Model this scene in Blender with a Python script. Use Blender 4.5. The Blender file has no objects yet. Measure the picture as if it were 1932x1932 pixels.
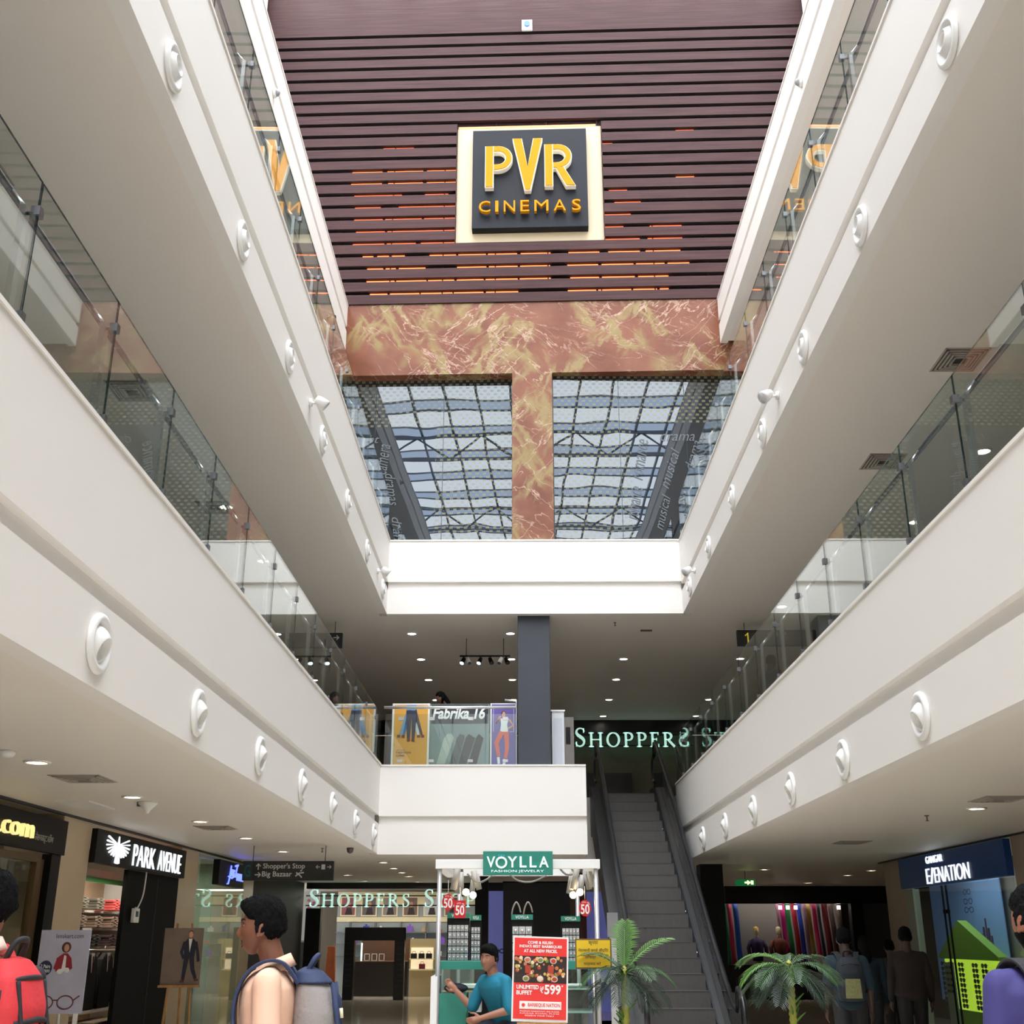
import bpy, bmesh, math, random
from mathutils import Vector, Matrix, noise
random.seed(7)
S = bpy.context.scene
COL = S.collection
R = math.radians
PI = math.pi

# ---------------------------------------------------------------- camera, sky, exposure
cd = bpy.data.cameras.new('camera')
cam = bpy.data.objects.new('camera', cd); COL.objects.link(cam)
cam.location = (0, 0, 1.6)
cam.rotation_euler = (R(90 + 20.492), 0, R(0.523))
cd.sensor_width = 36; cd.lens = 2154.0 / 1932 * 36; cd.clip_end = 300
S.camera = cam
W = bpy.data.worlds.new('sky'); S.world = W; W.use_nodes = True
_n = W.node_tree.nodes; _l = W.node_tree.links
_n['Background'].inputs[0].default_value = (0.93, 0.965, 1.0, 1)
_n['Background'].inputs[1].default_value = 7.4
sd = bpy.data.lights.new('sun', 'SUN'); sd.energy = 6.0; sd.angle = R(60); sd.color = (1, .975, .94)
sun = bpy.data.objects.new('sun', sd); COL.objects.link(sun); sun.rotation_euler = (R(22), 0, 0)
S.view_settings.view_transform = 'Standard'; S.view_settings.look = 'None'
S.view_settings.exposure = 0.1; S.view_settings.gamma = 1.0
S.view_settings.use_curve_mapping = False
S.cycles.max_bounces = 10; S.cycles.diffuse_bounces = 5; S.cycles.glossy_bounces = 4
S.cycles.transparent_max_bounces = 24; S.cycles.transmission_bounces = 4
S.cycles.sample_clamp_indirect = 6.0
S.cycles.caustics_reflective = False; S.cycles.caustics_refractive = False

# ---------------------------------------------------------------- materials
def nm(name):
    m = bpy.data.materials.new(name); m.use_nodes = True
    nt = m.node_tree; nt.nodes.clear()
    o = nt.nodes.new('ShaderNodeOutputMaterial')
    return m, nt, o
def nd(nt, t, **kw):
    n = nt.nodes.new(t)
    for k, v in kw.items():
        if k in n.inputs: n.inputs[k].default_value = v
        else: setattr(n, k, v)
    return n
def c4(c): return (c[0], c[1], c[2], 1)
def srgb(r, g, b):
    f = lambda u: ((u / 255 + .055) / 1.055) ** 2.4 if u > 10 else u / 255 / 12.92
    return (f(r), f(g), f(b))
_mc = {}
def mat(name, col, rough=.5, metal=0, spec=.5, var=.06, vscale=6, emit=0, ecol=None, bump=0, bscale=60, coat=0):
    if name in _mc: return _mc[name]
    m, nt, o = nm(name)
    p = nd(nt, 'ShaderNodeBsdfPrincipled', Roughness=rough, Metallic=metal)
    p.inputs['Specular IOR Level'].default_value = spec
    if coat: p.inputs['Coat Weight'].default_value = coat
    tc = nd(nt, 'ShaderNodeTexCoord')
    if var:
        no = nd(nt, 'ShaderNodeTexNoise', Scale=vscale, Detail=4.0)
        nt.links.new(tc.outputs['Object'], no.inputs['Vector'])
        mx = nd(nt, 'ShaderNodeMix', data_type='RGBA')
        mx.inputs[6].default_value = c4([c * (1 - var) for c in col]); mx.inputs[7].default_value = c4([min(1, c * (1 + var)) for c in col])
        nt.links.new(no.outputs['Fac'], mx.inputs[0]); nt.links.new(mx.outputs[2], p.inputs['Base Color'])
    else: p.inputs['Base Color'].default_value = c4(col)
    if bump:
        nb = nd(nt, 'ShaderNodeTexNoise', Scale=bscale, Detail=3.0)
        nt.links.new(tc.outputs['Object'], nb.inputs['Vector'])
        b = nd(nt, 'ShaderNodeBump', Strength=bump, Distance=.02)
        nt.links.new(nb.outputs['Fac'], b.inputs['Height']); nt.links.new(b.outputs[0], p.inputs['Normal'])
    if emit:
        p.inputs['Emission Color'].default_value = c4(ecol or col); p.inputs['Emission Strength'].default_value = emit
    nt.links.new(p.outputs[0], o.inputs[0]); _mc[name] = m
    return m
def glass(name, tint, ior=1.5, refl=(1, 1, 1), extra=0.0):
    if name in _mc: return _mc[name]
    m, nt, o = nm(name)
    t = nd(nt, 'ShaderNodeBsdfTransparent', Color=c4(tint)); g = nd(nt, 'ShaderNodeBsdfGlossy', Color=c4(refl), Roughness=0.0)
    ge = nd(nt, 'ShaderNodeNewGeometry'); dt = nd(nt, 'ShaderNodeVectorMath', operation='DOT_PRODUCT')   # same both ways through a thin pane
    nt.links.new(ge.outputs['Normal'], dt.inputs[0]); nt.links.new(ge.outputs['Incoming'], dt.inputs[1])
    def mth(op, u, v=None):
        q = nd(nt, 'ShaderNodeMath', operation=op, use_clamp=True)
        if isinstance(u, (int, float)): q.inputs[0].default_value = u
        else: nt.links.new(u, q.inputs[0])
        if v is not None: q.inputs[1].default_value = v
        elif op == 'SUBTRACT': pass
        return q
    ab = mth('ABSOLUTE', dt.outputs['Value']); sb = nd(nt, 'ShaderNodeMath', operation='SUBTRACT', use_clamp=True); sb.inputs[0].default_value = 1.0; nt.links.new(ab.outputs[0], sb.inputs[1])
    f0 = ((ior - 1) / (ior + 1)) ** 2 + extra
    a = mth('ADD', mth('MULTIPLY', mth('POWER', sb.outputs[0], 5.0).outputs[0], 1 - f0).outputs[0], f0)
    x = nd(nt, 'ShaderNodeMixShader')
    nt.links.new(a.outputs[0], x.inputs[0]); nt.links.new(t.outputs[0], x.inputs[1]); nt.links.new(g.outputs[0], x.inputs[2])
    nt.links.new(x.outputs[0], o.inputs[0]); _mc[name] = m
    return m
def clear(name, col):
    m, nt, o = nm(name); t = nd(nt, 'ShaderNodeBsdfTransparent', Color=c4(col)); nt.links.new(t.outputs[0], o.inputs[0]); return m
def ramp(nt, pts):
    r = nd(nt, 'ShaderNodeValToRGB'); e = r.color_ramp.elements
    while len(e) < len(pts): e.new(.5)
    for i, (p, c) in enumerate(pts): e[i].position = p; e[i].color = c4(c) if len(c) == 3 else c
    return r

WHITE = mat('white_paint', srgb(231, 227, 222), .55, var=.015, vscale=.7)
SOFFIT = mat('soffit_paint', srgb(229, 222, 214), .5, var=.02, vscale=.6)
PLAST = mat('white_plastic', srgb(232, 231, 229), .35, var=.02)
BLACK = mat('black_paint', srgb(12, 12, 13), .5, spec=.25, var=.1)
DARK = mat('dark_wall', srgb(52, 50, 47), .6, var=.12, vscale=2)
GREYD = mat('charcoal_panel', srgb(46, 50, 58), .55, var=.1, vscale=3)
STEEL = mat('brushed_steel', (.62, .62, .62), .28, 1, var=.05)
DSTEEL = mat('dark_steel', (.16, .16, .17), .35, 1, var=.05)
PGLASS = glass('pane_glass', (.90, .95, .93), 1.5, extra=.03)
EDGE = mat('glass_edge', srgb(26, 44, 42), .2, var=.05)
SGLASS = glass('shop_glass', (.90, .95, .92), 1.45, extra=.02)
CGLASS = glass('counter_glass', (.84, .95, .90), 1.45, extra=.02)

def marble():
    m, nt, o = nm('red_marble'); L = nt.links.new
    p = nd(nt, 'ShaderNodeBsdfPrincipled', Roughness=.22); p.inputs['Specular IOR Level'].default_value = .25
    tc = nd(nt, 'ShaderNodeTexCoord')
    n1 = nd(nt, 'ShaderNodeTexNoise', Scale=.9, Detail=5.0, Roughness=.6); L(tc.outputs['Object'], n1.inputs['Vector'])
    base = ramp(nt, [(.3, srgb(104, 58, 40)), (.7, srgb(134, 86, 64))]); L(n1.outputs['Fac'], base.inputs[0])
    n2 = nd(nt, 'ShaderNodeTexNoise', Scale=1.3, Detail=5.0, Roughness=.65); L(tc.outputs['Object'], n2.inputs['Vector'])
    def vein(rot, along, across, lo, hi, thr, col, prev, wob, k=1.0, off=0.0):
        """long streaks: zero crossings of noise stretched along a diagonal, broken up by a slower mask"""
        va = nd(nt, 'ShaderNodeVectorMath', operation='SCALE'); va.inputs['Scale'].default_value = wob; L(n2.outputs['Color'], va.inputs[0])
        vb = nd(nt, 'ShaderNodeVectorMath', operation='ADD'); L(tc.outputs['Object'], vb.inputs[0]); L(va.outputs[0], vb.inputs[1])
        r0 = nd(nt, 'ShaderNodeMapping'); r0.inputs['Rotation'].default_value = (0, R(rot), 0); r0.inputs['Location'].default_value = (off, off * .7, off * 1.3); L(vb.outputs[0], r0.inputs[0])
        mp = nd(nt, 'ShaderNodeMapping'); mp.inputs['Scale'].default_value = (across, 1, along); L(r0.outputs[0], mp.inputs[0])
        n = nd(nt, 'ShaderNodeTexNoise', Scale=1.0, Detail=3.0, Roughness=.55); L(mp.outputs[0], n.inputs['Vector'])
        a = nd(nt, 'ShaderNodeMath', operation='SUBTRACT'); L(n.outputs['Fac'], a.inputs[0]); a.inputs[1].default_value = .5
        b = nd(nt, 'ShaderNodeMath', operation='ABSOLUTE'); L(a.outputs[0], b.inputs[0])
        r = ramp(nt, [(lo, (k, k, k)), (hi, (0, 0, 0))]); L(b.outputs[0], r.inputs[0])
        n3 = nd(nt, 'ShaderNodeTexNoise', Scale=.75, Detail=2.0); L(r0.outputs[0], n3.inputs['Vector'])
        r3 = ramp(nt, [(thr, (0, 0, 0)), (thr + .07, (1, 1, 1))]); L(n3.outputs['Fac'], r3.inputs[0])
        mu = nd(nt, 'ShaderNodeMath', operation='MULTIPLY'); L(r.outputs[0], mu.inputs[0]); L(r3.outputs[0], mu.inputs[1])
        mx = nd(nt, 'ShaderNodeMix', data_type='RGBA'); L(mu.outputs[0], mx.inputs[0]); L(prev, mx.inputs[6]); mx.inputs[7].default_value = c4(col)
        return mx.outputs[2]
    c = vein(32, .5, 2.0, .02, .085, .46, srgb(138, 118, 76), base.outputs[0], .5, .95)
    c = vein(-30, .5, 2.2, .016, .07, .48, srgb(140, 120, 80), c, .5, .95, 7.0)
    c = vein(48, .7, 3.4, .004, .012, .47, srgb(172, 142, 120), c, .35, .9, 3.0)
    c = vein(-46, .7, 3.6, .004, .012, .49, srgb(176, 148, 128), c, .35, .9, 11.0)
    c = vein(75, .8, 4.2, .003, .009, .50, srgb(170, 140, 120), c, .3, .8, 17.0)
    L(c, p.inputs['Base Color']); L(p.outputs[0], o.inputs[0])
    return m
MARBLE = marble()
def floor_mat():
    m, nt, o = nm('polished_tiles'); L = nt.links.new
    p = nd(nt, 'ShaderNodeBsdfPrincipled', Roughness=.10)
    tc = nd(nt, 'ShaderNodeTexCoord')
    b = nd(nt, 'ShaderNodeTexBrick', Scale=1.0, offset=0.0); b.inputs['Mortar Size'].default_value = .004
    b.inputs['Color1'].default_value = c4(srgb(226, 217, 202)); b.inputs['Color2'].default_value = c4(srgb(218, 208, 192)); b.inputs['Mortar'].default_value = c4(srgb(120, 112, 100))
    b.inputs['Brick Width'].default_value = .8; b.inputs['Row Height'].default_value = .8
    L(tc.outputs['Object'], b.inputs['Vector'])
    no = nd(nt, 'ShaderNodeTexNoise', Scale=3.0, Detail=6.0); L(tc.outputs['Object'], no.inputs['Vector'])
    mx = nd(nt, 'ShaderNodeMix', data_type='RGBA', blend_type='MULTIPLY'); mx.inputs[0].default_value = .18
    L(b.outputs['Color'], mx.inputs[6]); L(no.outputs['Fac'], mx.inputs[7]); L(mx.outputs[2], p.inputs['Base Color'])
    L(p.outputs[0], o.inputs[0]); return m
FLOOR = floor_mat()
def wood(name, a, b, rough=.38, sx=.35, sz=9):
    m, nt, o = nm(name); L = nt.links.new
    p = nd(nt, 'ShaderNodeBsdfPrincipled', Roughness=rough); p.inputs['Specular IOR Level'].default_value = .15; tc = nd(nt, 'ShaderNodeTexCoord')
    mp = nd(nt, 'ShaderNodeMapping'); mp.inputs['Scale'].default_value = (sx, sx, sz); L(tc.outputs['Object'], mp.inputs[0])
    n = nd(nt, 'ShaderNodeTexNoise', Scale=2.0, Detail=6.0, Roughness=.6); L(mp.outputs[0], n.inputs['Vector'])
    r = ramp(nt, [(.3, a), (.72, b)]); L(n.outputs['Fac'], r.inputs[0]); L(r.outputs[0], p.inputs['Base Color']); L(p.outputs[0], o.inputs[0]); return m
SLAT = wood('dark_laminate', srgb(52, 31, 32), srgb(76, 50, 49), .5)
WOODL = wood('pale_wood', srgb(150, 112, 72), srgb(186, 146, 100), .5, 9, .6)
def film():
    """mirror window glass with a printed checker of small pale blocks"""
    m, nt, o = nm('patterned_mirror_glass'); L = nt.links.new
    tc = nd(nt, 'ShaderNodeTexCoord')
    sp = nd(nt, 'ShaderNodeSeparateXYZ'); L(tc.outputs['Object'], sp.inputs[0])
    def mth(op, a, b=None):
        n = nd(nt, 'ShaderNodeMath', operation=op)
        for i, q in enumerate((a, b)):
            if q is None: continue
            if isinstance(q, (int, float)): n.inputs[i].default_value = q
            else: L(q, n.inputs[i])
        return n.outputs[0]
    px, pz = .154, .082
    row = mth('FLOOR', mth('DIVIDE', sp.outputs['Z'], pz))
    off = mth('MULTIPLY', mth('MODULO', row, 2), .5)
    fx = mth('FRACT', mth('ADD', mth('ADD', mth('DIVIDE', sp.outputs['X'], px), off), 100))
    fz = mth('FRACT', mth('ADD', mth('DIVIDE', sp.outputs['Z'], pz), 100))
    blk = mth('MULTIPLY', mth('LESS_THAN', fx, .48), mth('LESS_THAN', mth('ABSOLUTE', mth('SUBTRACT', fz, .5)), .30))
    # faint letter-like breaks inside each block
    lt = mth('GREATER_THAN', mth('FRACT', mth('MULTIPLY', fx, 7.2)), .22)
    blk = mth('MULTIPLY', blk, mth('ADD', mth('MULTIPLY', lt, .5), .5))
    # the film covers the upper band and the middle of each window
    up = mth('GREATER_THAN', sp.outputs['Z'], 12.05)
    xl = mth('MULTIPLY', mth('GREATER_THAN', sp.outputs['X'], -1.87), mth('LESS_THAN', sp.outputs['X'], 2.35))
    xz = mth('ADD', mth('MULTIPLY', xl, 1.0), up)
    cov = mth('MINIMUM', xz, 1)
    fac = mth('MULTIPLY', mth('MULTIPLY', blk, cov), .5)
    dk = nd(nt, 'ShaderNodeBsdfDiffuse', Color=c4(srgb(26, 32, 38)))
    gl = nd(nt, 'ShaderNodeBsdfGlossy', Color=c4((.86, .93, 1.0)), Roughness=.0)
    no = nd(nt, 'ShaderNodeTexNoise', Scale=.9, Detail=1.0); L(tc.outputs['Object'], no.inputs['Vector'])
    bp = nd(nt, 'ShaderNodeBump', Strength=.011, Distance=.2); L(no.outputs['Fac'], bp.inputs['Height']); L(bp.outputs[0], gl.inputs['Normal'])
    x1 = nd(nt, 'ShaderNodeMixShader'); x1.inputs[0].default_value = .09; L(dk.outputs[0], x1.inputs[1]); L(gl.outputs[0], x1.inputs[2])
    pd = nd(nt, 'ShaderNodeBsdfDiffuse', Color=c4(srgb(150, 147, 112)))
    x2 = nd(nt, 'ShaderNodeMixShader'); L(fac, x2.inputs[0]); L(x1.outputs[0], x2.inputs[1]); L(pd.outputs[0], x2.inputs[2])
    L(x2.outputs[0], o.inputs[0]); return m
FILM = film()

# ---------------------------------------------------------------- mesh helpers
_tc = {}
def textgeo(s, bold=0.0, shear=0.0, solid=True):
    k = (s, bold, shear, solid)
    if k in _tc: return _tc[k]
    cu = bpy.data.curves.new('lettering', 'FONT'); cu.body = s; cu.resolution_u = 3; cu.offset = bold; cu.shear = shear
    cu.extrude = .05 if solid else 0; cu.align_x = 'CENTER'
    ob = bpy.data.objects.new('lettering', cu); COL.objects.link(ob)
    dg = bpy.context.evaluated_depsgraph_get(); ev = ob.evaluated_get(dg); me = ev.to_mesh()
    vs = [v.co.copy() for v in me.vertices]; fs = [tuple(p.vertices) for p in me.polygons]
    ev.to_mesh_clear(); bpy.data.objects.remove(ob); bpy.data.curves.remove(cu)
    x0 = min(v.x for v in vs); x1 = max(v.x for v in vs); y0 = min(v.y for v in vs); y1 = max(v.y for v in vs)
    vs = [((v.x - x0) / max(1e-6, x1 - x0), -v.z, (v.y - y0) / max(1e-6, y1 - y0)) for v in vs]
    _tc[k] = (vs, fs); return _tc[k]

class MB:
    """collects shapes into ONE mesh"""
    def __init__(s, M=None): s.v = []; s.f = []; s.m = []; s.s = []; s.M = M
    def add(s, vs, fs, m=0, sm=False, T=None):
        n = len(s.v)
        for p in vs:
            p = Vector(p)
            if T is not None: p = T @ p
            if s.M is not None: p = s.M @ p
            s.v.append(p)
        for f in fs: s.f.append([i + n for i in f]); s.m.append(m); s.s.append(sm)
        return s
    def box(s, x0, x1, y0, y1, z0, z1, m=0, T=None):
        return s.add([(x, y, z) for z in (z0, z1) for y in (y0, y1) for x in (x0, x1)],
              [(0, 2, 3, 1), (4, 5, 7, 6), (0, 1, 5, 4), (2, 6, 7, 3), (0, 4, 6, 2), (1, 3, 7, 5)], m, False, T)
    def prism(s, poly, y0, y1, m=0, T=None, sm=False):
        """polygon in XZ swept from y0 to y1"""
        n = len(poly)
        vs = [(x, y0, z) for x, z in poly] + [(x, y1, z) for x, z in poly]
        return s.add(vs, [tuple(range(n)), tuple(range(2 * n - 1, n - 1, -1))] + [(i, i + n, (i + 1) % n + n, (i + 1) % n) for i in range(n)], m, sm, T)
    def lathe(s, prof, n=24, m=0, T=None, sm=True):
        vs = []; fs = []
        for r, z in prof:
            for k in range(n): a = 2 * PI * k / n; vs.append((r * math.cos(a), r * math.sin(a), z))
        for i in range(len(prof) - 1):
            for k in range(n): fs.append((i * n + k, i * n + (k + 1) % n, (i + 1) * n + (k + 1) % n, (i + 1) * n + k))
        if prof[0][0] > 1e-6: fs.append(tuple(range(n - 1, -1, -1)))
        if prof[-1][0] > 1e-6: fs.append(tuple((len(prof) - 1) * n + k for k in range(n)))
        return s.add(vs, fs, m, sm, T)
    def tube(s, pts, r, n=8, m=0, T=None, caps=True):
        """round tube along points; r number or list"""
        pts = [Vector(p) for p in pts]; N = len(pts); vs = []; fs = []; pu = None
        for i, p in enumerate(pts):
            d = (pts[min(i + 1, N - 1)] - pts[max(i - 1, 0)]).normalized()
            if pu is None: u = d.orthogonal().normalized()
            else:
                u = pu - d * pu.dot(d); u = u.normalized() if u.length > 1e-6 else d.orthogonal().normalized()
            pu = u; w = d.cross(u); rr = r[i] if isinstance(r, (list, tuple)) else r
            for k in range(n): a = 2 * PI * k / n; vs.append(p + (u * math.cos(a) + w * math.sin(a)) * rr)
        for i in range(N - 1):
            for k in range(n): fs.append((i * n + k, i * n + (k + 1) % n, (i + 1) * n + (k + 1) % n, (i + 1) * n + k))
        if caps: fs.append(tuple(range(n - 1, -1, -1))); fs.append(tuple((N - 1) * n + k for k in range(n)))
        return s.add(vs, fs, m, True, T)
    def ball(s, c, r, nu=16, nv=10, m=0, T=None):
        rx, ry, rz = (r, r, r) if isinstance(r, (int, float)) else r
        vs = [(c[0], c[1], c[2] + rz)]; fs = []
        for i in range(1, nv):
            t = PI * i / nv
            for k in range(nu): a = 2 * PI * k / nu; vs.append((c[0] + rx * math.sin(t) * math.cos(a), c[1] + ry * math.sin(t) * math.sin(a), c[2] + rz * math.cos(t)))
        vs.append((c[0], c[1], c[2] - rz)); L = len(vs) - 1
        for k in range(nu): fs.append((0, 1 + k, 1 + (k + 1) % nu)); fs.append((L, 1 + (nv - 2) * nu + (k + 1) % nu, 1 + (nv - 2) * nu + k))
        for i in range(nv - 2):
            for k in range(nu): a = 1 + i * nu; b = a + nu; fs.append((a + k, b + k, b + (k + 1) % nu, a + (k + 1) % nu))
        return s.add(vs, fs, m, True, T)
    def text(s, t, x0, x1, z0, z1, y, d=.004, m=0, bold=0, shear=0, T=None):
        """lettering facing -Y, standing on the plane y, d proud of it"""
        vs, fs = textgeo(t, bold, shear, d > .0035)
        k = d / .1
        return s.add([(x0 + (x1 - x0) * a, y - (d / 2 if d > .0035 else d) + b * k, z0 + (z1 - z0) * c) for a, b, c in vs], fs, m, False, T)
    def strip(s, pts, w, y, d=.004, m=0, T=None, closed=False):
        """flat ribbon of width w (number or list) along XZ points, d thick, front at y-d"""
        P = [Vector((p[0], p[1])) for p in pts]; N = len(P); a = []; b = []
        for i in range(N):
            q0 = P[(i - 1) % N] if closed else P[max(i - 1, 0)]; q1 = P[(i + 1) % N] if closed else P[min(i + 1, N - 1)]
            t = (q1 - q0).normalized(); nn = Vector((-t.y, t.x)); ww = (w[i] if isinstance(w, (list, tuple)) else w) / 2
            a.append(P[i] + nn * ww); b.append(P[i] - nn * ww)
        E = N if closed else N - 1
        vs = [(p.x, y - d, p.y) for p in a] + [(p.x, y - d, p.y) for p in b] + [(p.x, y, p.y) for p in a] + [(p.x, y, p.y) for p in b]
        fs = []
        for i in range(E):
            j = (i + 1) % N
            fs += [(i, i + N, j + N, j), (i, j, j + 2 * N, i + 2 * N), (i + N, i + 3 * N, j + 3 * N, j + N)]
        if not closed: fs += [(0, 2 * N, 3 * N, N), (N - 1, 2 * N - 1, 4 * N - 1, 3 * N - 1)]
        return s.add(vs, fs, m, False, T)
    def build(s, name, mats, parent=None, bev=0, kind=None, label=None):
        me = bpy.data.meshes.new(name)
        me.from_pydata([tuple(p) for p in s.v], [], s.f)
        for q in (mats if isinstance(mats, (list, tuple)) else [mats]): me.materials.append(q)
        me.polygons.foreach_set('material_index', s.m); me.polygons.foreach_set('use_smooth', s.s); me.update()
        o = bpy.data.objects.new(name, me); COL.objects.link(o)
        if parent is not None: o.parent = parent
        if bev:
            b = o.modifiers.new('bevel', 'BEVEL'); b.width = bev; b.segments = 2; b.limit_method = 'ANGLE'; b.angle_limit = R(40)
        if kind: o['kind'] = kind
        if label: o['label'] = label
        return o
def cat(pts, n=6):
    """smooth curve through points"""
    P = [Vector(p) for p in pts]; r = []
    for i in range(len(P) - 1):
        a, b, c, e = P[max(i - 1, 0)], P[i], P[i + 1], P[min(i + 2, len(P) - 1)]
        for q in range(n):
            f = q / n; r.append(.5 * ((2 * b) + (c - a) * f + (2 * a - 5 * b + 4 * c - e) * f * f + (3 * b - a - 3 * c + e) * f ** 3))
    return r + [P[-1]]
def tag(o, label, category, group=None, kind=None):
    o['label'] = label; o['category'] = category
    if group: o['group'] = group
    if kind: o['kind'] = kind
    return o
def thing(name, label, category, loc=(0, 0, 0), rz=0, group=None):
    o = bpy.data.objects.new(name, None); o.empty_display_size = .1; COL.objects.link(o)
    o.location = loc; o.rotation_euler = (0, 0, rz)
    return tag(o, label, category, group)
def dup(root, loc, rz, label, group=None):
    r = root.copy(); COL.objects.link(r); r.location = loc; r.rotation_euler = (0, 0, rz); r['label'] = label
    if group: r['group'] = group
    for ch in list(root.children):
        c = ch.copy(); COL.objects.link(c); c.parent = r
        for g in list(ch.children):
            d = g.copy(); COL.objects.link(d); d.parent = c
    return r
def struct(mb, name, mats, bev=0): return mb.build(name, mats, None, bev, 'structure')
ORD = ['first', 'second', 'third', 'fourth', 'fifth', 'sixth', 'seventh', 'eighth', 'ninth', 'tenth', 'eleventh', 'twelfth', 'thirteenth', 'fourteenth', 'fifteenth', 'sixteenth', 'seventeenth', 'eighteenth', 'nineteenth', 'twentieth']
def face(mp):  # rotation that turns -Y to the given side
    return {'+x': R(90), '-x': R(-90), '-y': 0, '+y': R(180)}[mp]

# ---------------------------------------------------------------- the building
XL, XR, YB = -2.7, 3.2, 22.0
struct(MB().box(-10, 18, -14, 43, -.3, 0), 'floor', FLOOR)
def parapet(xf, d, z0, z1, y0, y1, g0, g1):
    """balcony edge profile in XZ swept along Y; d=+1 when the face looks to +X"""
    p = [(xf, z0), (xf, g0), (xf - d * .07, g0), (xf - d * .07, g1), (xf, g1), (xf, z1 - .03), (xf + d * .015, z1 - .03), (xf + d * .015, z1), (xf - d * .16, z1), (xf - d * .16, z0)]
    if d > 0: p = p[::-1]
    return MB().prism(p, y0, y1)
def slab(name, x0, x1, y0, y1, z0, z1): return struct(MB().box(x0, x1, y0, y1, z0, z1), name, SOFFIT)
# ground floor ceilings / first floor slabs
struct(parapet(XL, 1, 3.08, 4.72, -14, YB, 3.62, 3.77), 'parapet_wall', WHITE)
struct(parapet(XR, -1, 3.03, 4.64, -14, 24.4, 3.55, 3.70), 'parapet_wall', WHITE)
slab('ceiling', -12, XL - .16, -14, 36, 3.08, 4.55)
slab('ceiling', XR + .16, 18, -14, 36, 3.03, 4.55)
slab('ceiling', XL - .16, 1.2, YB + .16, 36, 3.075, 4.55)
slab('ceiling', 1.2, XR + .16, 26.1, 36, 3.07, 4.55)
T90 = Matrix.Translation((0, YB, 0)) @ Matrix.Rotation(R(90), 4, 'Z')   # profile X -> world Y
def back_parapet(x0, x1, z0, z1, g0, g1):
    p = [(0, z0), (0, g0), (.07, g0), (.07, g1), (0, g1), (0, z1 - .03), (-.015, z1 - .03), (-.015, z1), (.16, z1), (.16, z0)]
    return MB(T90).prism(p, -x1, -x0)
struct(back_parapet(XL, 1.2, 3.06, 4.70, 3.60, 3.75), 'parapet_wall', WHITE)
# first floor ceilings / second floor slabs
struct(parapet(XL, 1, 7.67, 9.25, -14, YB, 8.18, 8.33), 'parapet_wall', WHITE)
struct(parapet(XR, -1, 7.65, 9.20, -14, YB, 8.13, 8.28), 'parapet_wall', WHITE)
struct(back_parapet(XL, XR, 7.66, 9.22, 8.17, 8.33), 'parapet_wall', WHITE)
slab('ceiling', -12, XL - .16, -14, 36, 7.67, 9.1)
slab('ceiling', XR + .16, 18, -14, 36, 7.66, 9.1)
slab('ceiling', XL - .16, XR + .16, YB + .16, 36, 7.66, 9.1)
# third floor slabs
YW = 22.35
def wy(x): return YW - .027 * x
def parapet3(xf, d):
    return parapet(xf, d, 13.84, 14.95, -14, wy(xf) + .05, 14.30, 14.42)
struct(parapet3(-3.90, 1), 'parapet_wall', WHITE); struct(parapet3(4.37, -1), 'parapet_wall', WHITE)
slab('ceiling', -12, -4.06, -14, 22.3, 13.84, 14.9); slab('ceiling', 4.53, 12, -14, 22.1, 13.84, 14.9)
# outer walls
struct(MB().box(-6.3, -6.2, 25.3, 34, 0, 3.08).box(-6.0, -5.78, -14, 36, 4.55, 7.67), 'wall_left', DARK)
struct(MB().box(7.6, 7.8, -14, 36, 4.55, 7.62), 'wall_right', DARK)
struct(MB().box(-9.6, -9.4, -14, 22.4, 9.1, 13.84).box(-9.6, -9.4, -30, 22.6, 14.9, 24.6), 'left_upper_wall', WHITE)
struct(MB().box(9.4, 9.6, -14, 22.4, 9.1, 13.84).box(9.4, 9.6, -30, 22.6, 14.9, 24.6), 'right_upper_wall', WHITE)
struct(MB().box(-6.9, -6.33, 20.9, 22.3, 14.9, 24.6), 'pillar', WHITE); struct(MB().box(6.93, 7.5, 20.6, 22.0, 14.9, 24.6), 'pillar', WHITE)
struct(MB().box(-12, 18, -14.3, -14, 0, 14.9), 'wall_front', WHITE)
struct(MB().box(-10, 10, -30.3, -30, 14.9, 24.6), 'front_upper_wall', WHITE)
struct(MB().box(-10, 10, -30, -14, 14.6, 14.9), 'terrace_roof', WHITE)
struct(MB().box(-12, 18, 40, 40.3, 0, 4.6).box(-12, 18, 38, 38.3, 4.5, 9), 'back_store_wall', mat('store_back', srgb(120, 112, 98), .7))
struct(MB().box(-12, -11.8, -14, 41, 0, 9).box(17.8, 18, -14, 41, 0, 9), 'side_store_wall', DARK)
struct(MB().box(-12, 18, 36, 40.2, 3.07, 4.5), 'store_ceiling', SOFFIT)
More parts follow.
